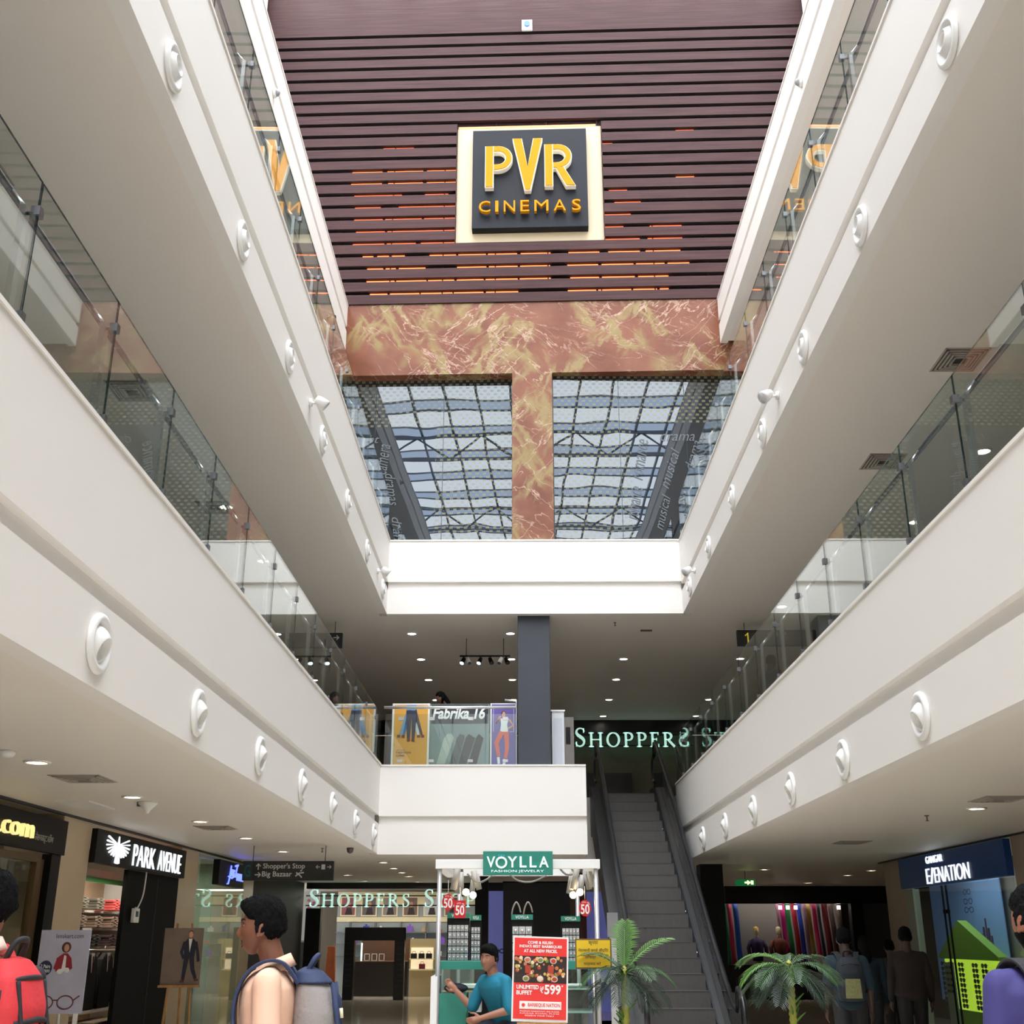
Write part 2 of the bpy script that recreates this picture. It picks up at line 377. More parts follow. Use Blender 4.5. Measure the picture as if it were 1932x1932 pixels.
# the cinema wall: marble below, dark slats above, yawed a little against the floors
MW = Matrix.Translation((0, YW, 0)) @ Matrix.Rotation(math.atan(-.027), 4, 'Z')
mb = MB(MW); mb.box(-9.5, -.20, -.02, .4, 13.19, 14.97).box(.67, 9.5, -.02, .4, 13.19, 14.97).box(-.20, .67, -.02, .4, 9.1, 14.97)
wm = struct(mb, 'back_marble_wall', MARBLE)
mb = MB(MW); mb.box(-9.5, 9.5, .35, .6, 9.0, 13.3); struct(mb, 'back_backing_wall', BLACK)
PVS = []
for i, (a, b) in enumerate(((-6.2, -.21), (.68, 6.4))):
    mb = MB(); mb.box(a, b, .26, .30, 9.12, 13.195)
    cxw = (a + b) / 2; PV = MW @ Matrix.Translation((cxw, .30, 0)) @ Matrix.Rotation(R((.3, 2.1)[i]), 4, 'Z') @ Matrix.Translation((-cxw, -.30, 0))
    PVS.append(PV); o = struct(mb, 'window_%d' % (i + 1), FILM); o.matrix_world = PV
    f = MB(); n = 4
    for k in range(n + 1): x = a + (b - a) * k / n; f.box(x - .006, x + .006, .255, .262, 9.12, 13.19)
    f.build('window_joint', EDGE, o)
struct(MB(MW).box(-9.5, 9.5, .08, .5, 14.97, 24.7), 'back_upper_wall', mat('slat_backing', srgb(34, 24, 26), .6, var=.05))
Z0, PZ, SH = 14.965, .3325, .238
RX0, RX1, RZ0, RZ1 = -1.50, 1.91, 16.56, 19.86
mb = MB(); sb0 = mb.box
def slatbox(*a): sb0(*a); mb.m[-6] = 1; return mb   # shade beneath every slat painted in as a dark bottom face
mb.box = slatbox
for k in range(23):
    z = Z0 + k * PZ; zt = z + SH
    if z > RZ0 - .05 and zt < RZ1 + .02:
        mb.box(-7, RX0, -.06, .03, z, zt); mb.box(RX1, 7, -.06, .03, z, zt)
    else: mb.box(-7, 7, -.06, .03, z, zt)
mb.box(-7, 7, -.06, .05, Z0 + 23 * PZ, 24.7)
for k in range(12): x = -6.6 + k * 1.2; mb.box(x, x + .03, .03, .08, Z0, 22.6)
mb.box(RX0 - .02, RX0, -.06, .08, RZ0, RZ1).box(RX1, RX1 + .02, -.06, .08, RZ0, RZ1)
o = struct(mb, 'back_slats_wall', [SLAT, mat('slat_underside_shade', srgb(30, 20, 22), .7, var=.05)], .004); o.matrix_world = MW
o = struct(MB().box(RX0, RX1, .02, .08, RZ0, RZ1 - .09), 'back_recess_wall', mat('cream_board', srgb(190, 174, 144), .5, var=.02)); o.matrix_world = MW
# skylight roof
ZR = 24.6
sg = MB(); y = 22.6; k = 0
while y > -30:
    w = 1.7 if k % 2 == 0 else 1.1
    sg.add([(-9.4, y, ZR), (9.4, y, ZR), (9.4, y - w, ZR), (-9.4, y - w, ZR)], [(0, 1, 2, 3)], k % 2); y -= w; k += 1
struct(sg, 'roof_glass', [clear('skylight_pale', (.90, .90, .90)), clear('skylight_blue', (.44, .50, .60))])
fr = MB()
for k in range(13): x = -9 + k * 1.5; fr.box(x - .05, x + .05, -30, 22.5, ZR - .16, ZR - .01)
y = 22.6; k = 0
while y > -30:
    fr.box(-9.4, 9.4, y - .03, y + .03, ZR - .08, ZR - .005); y -= (1.7 if k % 2 == 0 else 1.1); k += 1
struct(fr, 'roof_frame', DSTEEL)
for y in (15, 5, -5, -15, -25):
    t = MB(); t.box(-9.4, 9.4, y - .07, y + .07, ZR - .3, ZR - .16).box(-9.4, 9.4, y - .07, y + .07, ZR - 1.5, ZR - 1.36)
    for j in range(12):
        xa = -9.4 + j * 18.8 / 12; xb = xa + 18.8 / 12
        t.tube([(xa, y, ZR - (1.4 if j % 2 else .25)), (xb, y, ZR - (.25 if j % 2 else 1.4))], .05, 6)
    struct(t, 'roof_beam', DSTEEL)
# ---------------------------------------------------------------- glass balustrades
def balustrade(label, xf, d, zf, zt, joints, yend):
    """run along Y standing just behind the parapet face xf; d=+1 on the left side (atrium to +X)"""
    t = thing('glass_balustrade', label, 'balustrade', (xf - d * .03, 0, zf))
    h = zt - zf; xs = 0
    for i in range(len(joints)):
        a = joints[i]; b = joints[i + 1] if i + 1 < len(joints) else yend
        p = MB(); p.box(-.006, .006, a + .005, b - .005, -.02, h, 0)
        p.m[2:4] = [1, 1]; p.m[1] = 1
        p.build('glass_pane', [PGLASS, EDGE], t)
        q = MB()
        q.box(-d * .085 - .012 if d > 0 else .06, -d * .06 if d > 0 else .097, a - .03, a + .03, .0, h - .16)
        q.tube([(-d * .075, a, h - .17), (-d * .17, a, h - .05)], .014, 8)
        q.build('post', STEEL, t)
        c = MB(); c.box(-.03, .022, a - .028, a + .028, h - .23, h - .17)
        c.tube([(0, a, h - .2), (-d * .07, a, h - .2)], .012, 8); c.build('clamp', DSTEEL, t); MB().box(-.028, .02, a - .024, a + .024, .05, .1).build('base_clamp', DSTEEL, t)
    MB().tube([(-d * .185, joints[0], h - .04), (-d * .185, yend - .1, h - .04)], .022, 10).build('handrail', DSTEEL, t)
    return t
def js(y0, st, lo, hi):
    k = math.ceil((lo - y0) / st); r = []
    while y0 + k * st < hi: r.append(y0 + k * st); k += 1
    return r
balustrade('clear glass balustrade on the first floor balcony above the winged emblem sign', XL, 1, 4.70, 5.645, js(5.43, 1.31, 0, 21.6), 21.95)
balustrade('clear glass balustrade on the first floor balcony that ends at the escalator', XR, -1, 4.62, 5.56, js(6.40, 1.30, 0, 24), 24.3)
balustrade('clear glass balustrade on the second floor balcony opposite the escalator side', XL, 1, 9.23, 10.13, js(9.27, 1.335, 1, 21.6), 21.95)
balustrade('clear glass balustrade on the second floor balcony on the escalator side', XR, -1, 9.18, 10.08, js(9.17, 1.325, 1, 21.6), 21.95)
# railing across the back of the first floor
t = thing('glass_railing', 'glass railing with bright steel handrail in front of the fashion posters', 'railing', (0, 22.10, 4.70))
for a, b in ((-2.66, -1.36), (-1.34, -.72), (-.70, -.10)):
    p = MB(); p.box(a + .006, b - .006, -.006, .006, -.02, .98); p.build('glass_pane', PGLASS, t)
for x in (-2.35, -1.75, -1.0, -.33):
    MB().box(x - .05, x + .05, -.02, .02, .06, .11).build('base_clamp', STEEL, t); MB().box(x - .05, x + .05, -.02, .02, .86, .92).build('clamp', STEEL, t)
MB().tube([(-2.68, -.05, 1.10), (-.12, -.05, 1.10)], .028, 12).tube([(-.12, -.05, 1.10), (-.12, -.05, 1.22), (-.34, -.05, 1.24)], .02, 8).build('handrail', mat('bright_steel', (.85, .85, .85), .25, .6), t)

# ---------------------------------------------------------------- air nozzles and small spots on the parapets
def nozzle(label, loc, rz, tilt):
    t = thing('air_nozzle', label, 'air nozzle', loc, rz, 'round air nozzles on the parapets')
    F = Matrix.Rotation(R(90), 4, 'X')      # z axis -> -Y
    MB().lathe([(.135, .0), (.19, .0), (.197, .012), (.19, .03), (.165, .042), (.14, .034), (.132, .012)], 36, 0, F).build('flange', PLAST, t)
    B = Matrix.Translation((0, .045, 0)) @ Matrix.Rotation(R(tilt), 4, 'X') @ F
    pr = [(.001, -.12)]
    for k in range(1, 12): a = -PI / 2 + k * PI * .70 / 11; pr.append((.13 * math.cos(a), .13 * math.sin(a)))
    pr += [(.085, .105), (.078, .108), (.072, .10), (.07, .05)]
    b = MB().lathe(pr, 32, 0, B).build('ball', PLAST, t)
    MB().lathe([(.001, .045), (.071, .05)], 24, 0, B).build('throat', mat('grey_throat', srgb(120, 120, 120), .5), b)
    MB().box(-.006, .006, -.035, -.03, -.178, -.166).build('screw', DSTEEL, t)
    return t
nz = {}
def put_nozzle(key, tilt, loc, rz, label):
    if key not in nz: nz[key] = nozzle(label, loc, rz, tilt)
    else: dup(nz[key], loc, rz, label)
for i in range(7):
    put_nozzle('l', 24, (XL, 7.06 + i * 2.37, 3.355), face('+x'), 'white air nozzle on the first floor parapet opposite the escalator, %s from the viewer' % ORD[i])
for i in range(7):
    put_nozzle('l', 24, (XR, 6.80 + i * 2.36, 3.27), face('-x'), ('white air nozzle on the first floor parapet beside the escalator, %s from the escalator' % ORD[6 - i]) if i else 'white air nozzle at the near end of the first floor parapet beside the escalator')
for i in range(7):
    put_nozzle('u', -6, (XL, 7.05 + i * 2.35, 7.925), face('+x'), 'white air nozzle on the second floor parapet opposite the escalator side, %s from the viewer' % ORD[i])
    put_nozzle('u', -6, (XR, 6.78 + i * 2.345, 7.865), face('-x'), 'white air nozzle on the second floor parapet on the escalator side, %s from the viewer' % ORD[i])
def spot(label, loc, rz):
    t = thing('spot_light', label, 'spotlight', loc, rz, 'small spotlights on the parapets')
    MB().tube([(0, 0, 0), (0, -.03, 0)], .055, 16).tube([(0, -.02, 0), (0, -.10, -.01)], .018, 8).build('bracket', PLAST, t)
    d = Vector((.25, -.7, -.55)).normalized(); c = Vector((0, -.14, .01))
    MB().tube([c - d * .07, c - d * .03, c + d * .09], [.045, .062, .085], 20).build('shade', PLAST, t)
    MB().tube([c + d * .088, c + d * .094], .07, 16).build('lens', mat('spot_lens', srgb(200, 200, 205), .15), t)
    return t
s0 = spot('small white spotlight between nozzles midway along the second floor parapet opposite the escalator side', (XL, 13.12, 8.0), face('+x'))
dup(s0, (XL, 20.34, 8.03), face('+x'), 'small white spotlight at the far end of the second floor parapet opposite the escalator side')
dup(s0, (XR, 12.83, 7.93), face('-x'), 'small white spotlight between nozzles midway along the second floor parapet on the escalator side')
dup(s0, (XR, 20.14, 7.96), face('-x'), 'small white spotlight at the far end of the second floor parapet on the escalator side')
def dome(label, loc, rz):
    t = thing('security_camera', label, 'camera', loc, rz)
    MB().tube([(0, 0, 0), (0, -.05, 0)], [.085, .075], 20).build('housing', PLAST, t)
    MB().ball((0, -.05, 0), .06, 16, 10).build('dome', mat('smoked_dome', srgb(150, 150, 152), .1), t)
dome('small round dome camera on the topmost parapet opposite the escalator side', (-3.90, 14.52, 14.1), face('+x'))
dome('small round dome camera on the topmost parapet on the escalator side', (4.37, 14.31, 14.06), face('-x'))

# ---------------------------------------------------------------- downlights
LAMP = mat('lamp_lens', (1, .86, .62), .4, var=0, emit=30, ecol=(1, .84, .58))
LAMPW = mat('lamp_lens_white', (1, .95, .86), .4, var=0, emit=30, ecol=(1, .93, .82))
dls = {}
def downlight(loc, label, white=False, r=.1):
    k = white
    if k not in dls:
        t = thing('downlight', label, 'downlight', loc, 0, 'recessed ceiling downlights')
        MB().lathe([(r * .84, -.004), (r * .88, -.016), (r * 1.16, -.014), (r * 1.2, .0)], 28).build('rim', PLAST, t)
        MB().lathe([(.001, -.008), (r * .86, -.008)], 24).build('lens', LAMPW if white else LAMP, t)
        dls[k] = t
    else: dup(dls[k], loc, 0, label)
for i, y in enumerate((10.28, 12.94, 15.78, 18.48, 21.4, 24.13, 26.8, 29.53, 32.6)):
    downlight((-4.33, y, 3.08), 'ground floor downlight in the row along the clothes and watch shops, %s from the viewer' % ORD[i])
for i, y in enumerate((24.49, 26.58, 28.3, 30.06, 32.92)):
    downlight((-2.87, y, 3.075), 'ground floor downlight in the shorter row before the department store, %s from the viewer' % ORD[i])
for i, y in enumerate((11.2, 13.75, 26.25, 32.4)):
    downlight((5.3, y, 3.03), 'ground floor downlight in the row along the blue signed shop, %s from the viewer' % ORD[i])
for i, y in enumerate((26.7, 28.66, 32.71)):
    downlight((7.76, y, 3.03), 'ground floor downlight before the ribbon window, %s from the viewer' % ORD[i])
downlight((4.05, 30.6, 3.03), 'small ground floor downlight beside the black column and exit sign')
names = {-2.34: 'beside the track light', -.25: 'beside the charcoal column', 2.34: 'above the escalator', 5.03: 'nearest the hanging number sign'}
for x in (-2.34, -.25, 2.34, 5.03):
    for i, y in enumerate((23.55, 25.92, 28.15, 30.72, 33.15)):
        if (x == 2.34 and i == 0) or (x == 5.03 and i in (0, 2)): continue
        downlight((x, y, 7.66), 'first floor ceiling downlight in the row %s, %s from the viewer' % (names[x], ORD[i - (1 if x > 1 else 0)]), True)
for i, y in enumerate((15.97, 18.59, 21.2)):
    downlight((-4.43, y, 7.67), 'first floor downlight behind the first floor balustrade opposite the escalator, %s from the viewer' % ORD[i], True)
for i, (x, y) in enumerate(((6.12, 13.96), (6.1, 16.7), (5.05, 21.5))):
    downlight((x, y, 7.66), 'first floor downlight behind the first floor balustrade beside the escalator, %s from the viewer' % ORD[i], True)

# ---------------------------------------------------------------- ceiling air diffusers, detectors, cameras
def diffuser(label, loc, sx=.5, sy=.55):
    t = thing('ceiling_diffuser', label, 'air vent', loc, 0, 'square ceiling air vents')
    f = MB()
    for k, (a, z) in enumerate(((1, -.008), (.86, -.016), (.70, -.022), (.54, -.026), (.38, -.03))):
        x = sx / 2 * a; y = sy / 2 * a; w = .018
        f.box(-x, x, -y, -y + w, z, -.001).box(-x, x, y - w, y, z, -.001).box(-x, -x + w, -y, y, z, -.001).box(x - w, x, -y, y, z, -.001)
    f.build('louvre_grille', mat('vent_grey', srgb(176, 168, 158), .5), t)
    MB().box(-sx / 2 + .02, sx / 2 - .02, -sy / 2 + .02, sy / 2 - .02, -.004, -.001).build('duct_mouth', mat('duct_dark', srgb(66, 60, 54), .7), t)
    return t
v0 = diffuser('square air vent in the ceiling between the smoke detector and the access hatch', (-4.33, 11.42, 3.08))
dup(v0, (-4.36, 16.72, 3.08), 0, 'square air vent in the ceiling before the winged emblem sign')
dup(v0, (5.2, 12.8, 3.03), 0, 'square air vent in the ceiling beside the bronze sprinkler')
dup(v0, (5.2, 18.78, 3.03), 0, 'square air vent in the ceiling before the blue eyewear sign')
for i, y in enumerate((7.9, 12.1, 16.0)):
    dup(v0, (-4.6, y, 7.67), 0, 'square air vent behind the first floor balustrade opposite the escalator, %s from the viewer' % ORD[i])
for i, y in enumerate((8.2, 11.4, 14.3)):
    dup(v0, (4.9, y, 7.66), 0, 'square air vent behind the first floor balustrade beside the escalator, %s from the viewer' % ORD[i])
def lathe_thing(name, label, category, loc, prof, m, n=24):
    o = MB().lathe(prof, n).build(name, m); o.location = loc; return tag(o, label, category)
lathe_thing('smoke_detector', 'round white smoke detector on the ground floor ceiling near the yellow lettered sign', 'smoke detector', (-4.33, 9.64, 3.08), [(.07, 0), (.075, -.03), (.05, -.055), (.02, -.06), (.001, -.06)], PLAST)
t = thing('wireless_speaker', 'white cone shaped speaker under the ceiling before the winged emblem sign', 'speaker', (-4.33, 13.5, 3.08))
MB().lathe([(.11, 0), (.11, -.02), (.03, -.10), (.02, -.13), (.001, -.13)], 20).build('cone', PLAST, t); MB().box(-.12, -.07, -.03, .03, -.05, 0).build('bracket', DSTEEL, t)
for i, (x, y, z) in enumerate(((5.0, 14.6, 3.03), (-3.5, 20.7, 3.08), (1.9, 22.7, 7.66))):
    lathe_thing('sprinkler', ('bronze sprinkler head in the ceiling before the blue sign', 'small sprinkler head before the hanging direction sign', 'small sprinkler head in the first floor ceiling')[i], 'sprinkler', (x, y, z), [(.03, 0), (.03, -.008), (.008, -.015), (.008, -.06), (.022, -.062), (.022, -.068), (.001, -.07)], mat('bronze', (.20, .14, .09), .4, .8), 12)
lathe_thing('dome_camera', 'small dark dome camera before the lower back parapet', 'camera', (-3.0, 20.6, 3.08), [(.06, 0), (.06, -.03), (.045, -.08), (.001, -.1)], mat('camera_grey', srgb(88, 84, 80), .3))
o = MB().box(-.12, .12, -.03, .03, -.03, 0).build('ceiling_speaker', mat('bronze2', srgb(104, 84, 70), .5)); o.location = (2.6, 23.3, 7.66); tag(o, 'small brown slot vent in the first floor ceiling right of the column', 'vent')
o = MB().box(-.2, .2, -.45, .45, -.012, 0).build('access_hatch', PLAST); o.location = (-5.16, 13.8, 3.08); tag(o, 'flat white access hatch in the ceiling above the cream pillar', 'hatch')
# a shadow gap line where the ceiling meets the shopfronts
struct(MB().box(-5.80, -5.74, 4, 25.7, 3.055, 3.081), 'trim_1', GREYD); struct(MB().box(7.12, 7.17, 12, 24.0, 3.005, 3.031), 'trim_2', GREYD)

# ---------------------------------------------------------------- cinema sign
GOLD = mat('sign_gold', srgb(190, 126, 6), .5, spec=.1, var=.12, vscale=30, emit=.03, ecol=srgb(238, 166, 40))
LWHITE = mat('letter_edge', srgb(250, 244, 226), .4, var=0)
t = thing('cinema_sign', 'black square board with large gold letters on the cream recess', 'sign', (0, 0, 0)); t.matrix_world = MW
bx0, bx1, bz0, bz1, by = -1.12, 1.55, 16.81, 19.54, -.20; lz0 = bz0 - .16
MB().box(bx0, bx1, by, .02, bz0, bz1).build('board', mat('sign_black', srgb(17, 20, 27), .5, spec=.2, var=.08), t, .01)
MB().box(.205, .211, by - .002, by, bz0, bz1).build('board_joint', BLACK, t)
def arc(cx, cz, rx, rz, a0, a1, n): return [(cx + rx * math.cos(R(a0 + (a1 - a0) * k / n)), cz + rz * math.sin(R(a0 + (a1 - a0) * k / n))) for k in range(n + 1)]
def letter(name, polys):
    b = MB(); g = MB()
    for p in polys:
        b.prism([(bx0 + x, lz0 + z) for x, z in p], by - .14, by, 0)
        cx = sum(x for x, z in p) / len(p); cz = sum(z for x, z in p) / len(p)
        n = len(p); q = []
        for i in range(n):   # inset by edge normals
            a = Vector(p[i - 1]); c = Vector(p[i]); d = Vector(p[(i + 1) % n])
            e1 = (c - a).normalized(); e2 = (d - c).normalized(); nn = Vector((-e1.y - e2.y, e1.x + e2.x))
            area = sum(p[j - 1][0] * p[j][1] - p[j][0] * p[j - 1][1] for j in range(n))
            nn = nn.normalized() * (.022 if area > 0 else -.022); q.append((bx0 + c.x + nn.x, lz0 + c.y + nn.y))
        g.prism(q, by - .165, by - .138, 0)
    o = b.build(name, LWHITE, t); g.build('gold_face', GOLD, o)
def bowl(x0, zc, ro, ri, xs):
    """right-hand half ring from x0"""
    o = [(x0, zc + ro), (xs, zc + ro)] + arc(xs, zc, ro, ro, 88, -88, 18) + [(xs, zc - ro), (x0, zc - ro)]
    i = [(x0, zc - ri), (xs, zc - ri)] + arc(xs, zc, ri, ri, -88, 88, 18) + [(xs, zc + ri), (x0, zc + ri)]
    return o + i
letter('letter_p', [[(.30, 1.17), (.50, 1.17), (.50, 2.32), (.30, 2.32)], bowl(.49, 1.98, .34, .17, .60)])
letter('letter_v', [[(.94, 2.52), (1.16, 2.52), (1.29, 1.72), (1.42, 2.52), (1.64, 2.52), (1.36, 1.07), (1.22, 1.07)]])
letter('letter_r', [[(1.68, 1.17), (1.88, 1.17), (1.88, 2.34), (1.68, 2.34)], bowl(1.87, 2.0, .34, .17, 1.98), [(1.93, 1.70), (2.13, 1.70), (2.40, 1.17), (2.17, 1.17)]])
b = MB()
for k, ch in enumerate('CINEMAS'):
    w = (.26, .07, .26, .2, .32, .28, .2)[k]; xc = (.30, .58, .87, 1.22, 1.60, 2.02, 2.40)[k]
    b.text(ch, bx0 + xc - w / 2, bx0 + xc + w / 2, lz0 + .50, lz0 + .80, by - .05, .10, 0, .0)
b.build('word_lettering', GOLD, t)
LED = mat('orange_led', (1, .22, .08), .4, var=0, emit=2.4, ecol=(1, .2, .06))
LEDF = mat('orange_led_faint', (1, .2, .08), .4, var=0, emit=1.3, ecol=(1, .15, .06))
def zx2(z): return (500 + z * .5176 - 987) / 2154 * 25.2   # helper: sign-wall offsets measured along the slats
led_rows = [(0, [(375, 440), (448, 560), (566, 684), (690, 800), (810, 930), (1115, 1220), (1228, 1350), (1358, 1445), (1456, 1488)], 1),
 (1, [(360, 465), (472, 585), (592, 690), (700, 800), (808, 928), (936, 1052), (1125, 1232), (1240, 1365), (1378, 1490)], 1),
 (2, [(360, 420), (430, 468), (480, 580), (700, 810), (820, 928), (938, 1050), (1115, 1230), (1242, 1362), (1372, 1478), (1490, 1570)], 1),
 (3, [(340, 380), (396, 440), (452, 500), (595, 695), (704, 808), (816, 926), (940, 1052), (1120, 1236), (1270, 1388), (1410, 1540)], 1),
 (4, [(300, 420), (430, 540), (560, 690), (1245, 1390), (1420, 1550)], 0), (5, [(310, 420), (430, 690), (1250, 1330), (1430, 1550)], 0),
 (6, [(300, 410), (420, 560), (570, 690), (1245, 1360)], 0), (7, [(300, 400), (470, 690), (1300, 1400)], 0), (8, [(295, 480), (570, 660), (1280, 1350)], 0),
 (9, [(280, 400), (425, 560), (575, 690), (1540, 1610)], 1), (10, [(282, 400), (420, 560), (575, 690)], 1), (12, [(400, 520), (1260, 1300)], 0), (13, [(1550, 1620)], 0)]
for i, (k, segs, hot) in enumerate(led_rows):
    z = Z0 + k * PZ + SH
    t = thing('light_strip', 'glowing orange light strip between the dark slats, %s lit row from the bottom' % ORD[i], 'light strip', (0, 0, 0), 0, 'orange light strips behind the slats'); t.matrix_world = MW
    for a, b in segs: MB().box(zx2(a), zx2(b), .035, .075, z + .035, z + .085).build('lit_segment', LED if hot else LEDF, t)
o = MB(MW).box(RX0 + .02, RX1 - .12, .02, .07, RZ1 - .075, RZ1 - .03).build('light_strip', LED); tag(o, 'glowing orange light strip along the top of the cream recess', 'light strip', 'orange light strips behind the slats')
t = thing('wall_sensor', 'small white wall unit with a blue face above the slats', 'sensor', (0, 0, 0)); t.matrix_world = MW @ Matrix.Translation((.17, -.06, 22.63))
MB().box(-.13, .13, -.06, 0, -.02, .30).build('backplate', PLAST, t, .01); MB().prism(arc(0, .15, .07, .08, 0, 360, 20)[:-1], -.10, -.05).build('blue_face', mat('sensor_blue', srgb(80, 120, 190), .3), t)
# faint script words printed on the cinema windows
SCRIPT = mat('window_script', srgb(92, 98, 104), .5, var=0)
def script(word, x, z, w, h, rot=0):
    m = MB(PVS[x > 0] @ Matrix.Translation((x, .252, z)) @ Matrix.Rotation(R(rot), 4, 'Y')); m.text(word, -w / 2, w / 2, -h / 2, h / 2, 0, .002, 0, 0, .35)
    o = m.build('window_lettering', SCRIPT); tag(o, 'faint script word %s on the cinema window %s' % (word, 'opposite the escalator side' if x < 0 else 'on the escalator side'), 'lettering', 'script words on the cinema windows')
for a in (('drama', 3.35, 11.75, .75, .24), ('musical', 3.15, 11.0, .95, .22, -72), ('romance', 2.55, 11.2, .95, .2, -80), ('drama', 3.65, 11.3, .7, .2, -72), ('romance', 2.4, 10.2, .75, .2, -80), ('musical', 2.95, 10.0, .8, .2, -75),
          ('light', -3.35, 11.75, .5, .24), ('camera', -2.98, 11.3, .7, .2, -84), ('romance', -3.25, 11.1, .8, .2, 82), ('dramas', -2.78, 10.6, .75, .22, 80), ('drama', -2.62, 9.6, .75, .2, 82)): script(*a)

# ---------------------------------------------------------------- first floor behind the back parapet
struct(MB().box(-.09, .55, 22.16, 22.7, 4.55, 7.67), 'column', mat('slate_column', srgb(50, 54, 62), .55, var=.12, vscale=4), .01)
ORANGE = mat('poster_orange', srgb(226, 164, 66), .5, var=.03)
DENIM = [mat('denim_%d' % i, c, .6) for i, c in enumerate((srgb(44, 50, 72), srgb(110, 160, 200), srgb(60, 110, 170), srgb(70, 66, 80), srgb(196, 208, 216)))]
def leg(m, x0, z0, x1, z1, w0, w1, k, y): m.strip([(x0, z0), (x1, z1)], [w0, w1], y, .004, k)
t = thing('fashion_poster', 'orange standing poster with fanned jeans legs behind the glass railing', 'poster', (-2.19, 22.42, 4.55))
MB().box(-.37, .37, 0, .04, 0, 1.40).build('board', mat('poster_white', srgb(238, 236, 230), .5), t)
MB().box(-.33, .33, -.004, 0, .02, 1.37).build('orange_print', ORANGE, t)
m = MB(); y = -.006
m.box(-.09, .11, y, y + .002, 1.25, 1.37, 1)
for dx, k in ((-.20, 1), (.22, 3), (-.13, 2), (.15, 4)): leg(m, dx * .25 + .01, 1.27, dx, .78, .08, .045, k, y)
leg(m, -.04, 1.26, -.035, .72, .11, .06, 0, y - .004); leg(m, .06, 1.26, .055, .72, .11, .06, 0, y - .004)
for x in (-.035, .055): m.box(x - .03, x + .03, y - .012, y - .004, .66, .72, 5)
for x in (-.23, .24, -.14, .16): m.box(x - .03, x + .03, y - .006, y, .73, .78, 5)
m.build('jeans_legs_print', DENIM + [mat('shoe_brown', srgb(120, 54, 40), .5)], t)
m = MB(); m.text('UP YOUR', -.27, -.10, .47, .50, -.0045, .002); m.text('FASHION', -.27, .02, .42, .46, -.0045, .002, 0, .02); m.text('GAME', -.27, -.10, .36, .40, -.0045, .002, 0, .02)
m.build('poster_lettering', mat('ink_dark', srgb(66, 52, 40), .5), t)
t = thing('fashion_poster', 'wide grey standing hoarding with white heading and hanging jeans behind the railing', 'poster', (-1.23, 22.42, 4.55))
MB().box(-.58, .58, 0, .04, 0, 1.39).build('board', mat('hoarding_grey', srgb(126, 142, 142), .4, var=.15, vscale=1.5), t)
MB().box(-.56, .56, -.004, 0, 1.0, 1.38).build('header_print', mat('hoarding_dark', srgb(42, 48, 52), .4), t)
MB().text('Fabrika 16', -.54, .50, 1.09, 1.33, -.0045, .004, 0, .03, .25).build('header_lettering', mat('print_white', srgb(232, 234, 234), .5, var=0), t)
m = MB()
for i, (x, k) in enumerate(((-.28, 0), (-.03, 1), (.14, 2), (.34, 3))):
    m.prism([(x - .16, .22), (x + .0, .22), (x + .17 - .04 * (i % 2), .72), (x + .13, .80 - .03 * i), (x + .04, .80), (x - .02, .72)], -.010 - .002 * i, -.004, k)
m.build('jeans_print', [mat('jean_a', srgb(176, 184, 176), .6, var=.15), mat('jean_b', srgb(80, 86, 88), .6, var=.2), mat('jean_c', srgb(50, 56, 60), .6, var=.2), mat('jean_d', srgb(32, 36, 40), .6, var=.2)], t)
t = thing('fashion_poster', 'purple standing poster of a woman in white top and red trousers', 'poster', (-.37, 22.42, 4.55))
MB().box(-.26, .26, 0, .04, 0, 1.40).build('board', mat('poster_white', (0, 0, 0)), t)
MB().box(-.235, .245, -.004, 0, .02, 1.38).build('purple_print', mat('poster_purple', srgb(98, 82, 158), .5, var=.04), t)
m = MB(); y = -.006
m.strip([(.0, 1.18), (.0, 1.08)], [.07, .05], y, .004, 2); m.ball((.0, y, 1.20), (.045, .004, .055), 12, 8, 3); m.ball((.005, y - .003, 1.19), (.03, .004, .04), 12, 8, 2)
m.prism([(-.07, .84), (.09, .84), (.07, .98), (.10, 1.10), (-.06, 1.10), (-.05, .98)], y - .004, y, 0)
m.strip([(-.08, 1.08), (-.15, 1.0), (-.06, 1.15)], .035, y, .005, 2); m.strip([(.11, 1.08), (.19, .96), (.08, .90)], .035, y, .005, 2)
m.strip([(-.03, .84), (-.14, .62), (-.09, .36)], [.10, .08, .06], y, .006, 1); m.strip([(.05, .84), (.07, .55), (.04, .33)], [.10, .08, .06], y, .005, 1)
m.strip([(-.10, .35), (-.09, .22)], .05, y, .006, 0); m.strip([(.03, .31), (-.0, .18)], .05, y, .006, 0)
m.build('woman_print', [mat('print_white', (0, 0, 0)), mat('print_red', srgb(226, 92, 70), .5), mat('print_skin', srgb(206, 152, 124), .5), mat('print_hair', srgb(90, 50, 40), .5)], t)
m = MB(); m.strip([(-.2, .84), (-.2, 1.30), (.2, 1.30), (.2, .84), (.12, .84)], .008, -.0045, .002); m.build('frame_print', mat('print_white', (0, 0, 0)), t)
t = thing('display_cabinet', 'white display cabinet standing right of the charcoal column', 'cabinet', (.82, 22.5, 4.55))
MB().box(-.24, .0, 0, .6, 0, 1.25).build('body', mat('cabinet_white', srgb(206, 208, 212), .5), t); MB().box(-.21, -.04, -.006, 0, .05, 1.12).build('front_panel', mat('cabinet_panel', srgb(190, 194, 202), .5), t)
MB().box(-.26, .02, -.02, .62, 1.25, 1.28).build('top', PLAST, t); MB().box(.0, .19, .05, .55, 0, 1.15).build('side_panel', mat('cabinet_grey', srgb(110, 104, 98), .5), t)
MB().box(.03, .12, .042, .05, .62, .95).build('black_window', BLACK, t)
t = thing('track_light', 'black ceiling track with six small spotlights left of the column', 'track light', (-.8, 24, 7.66))
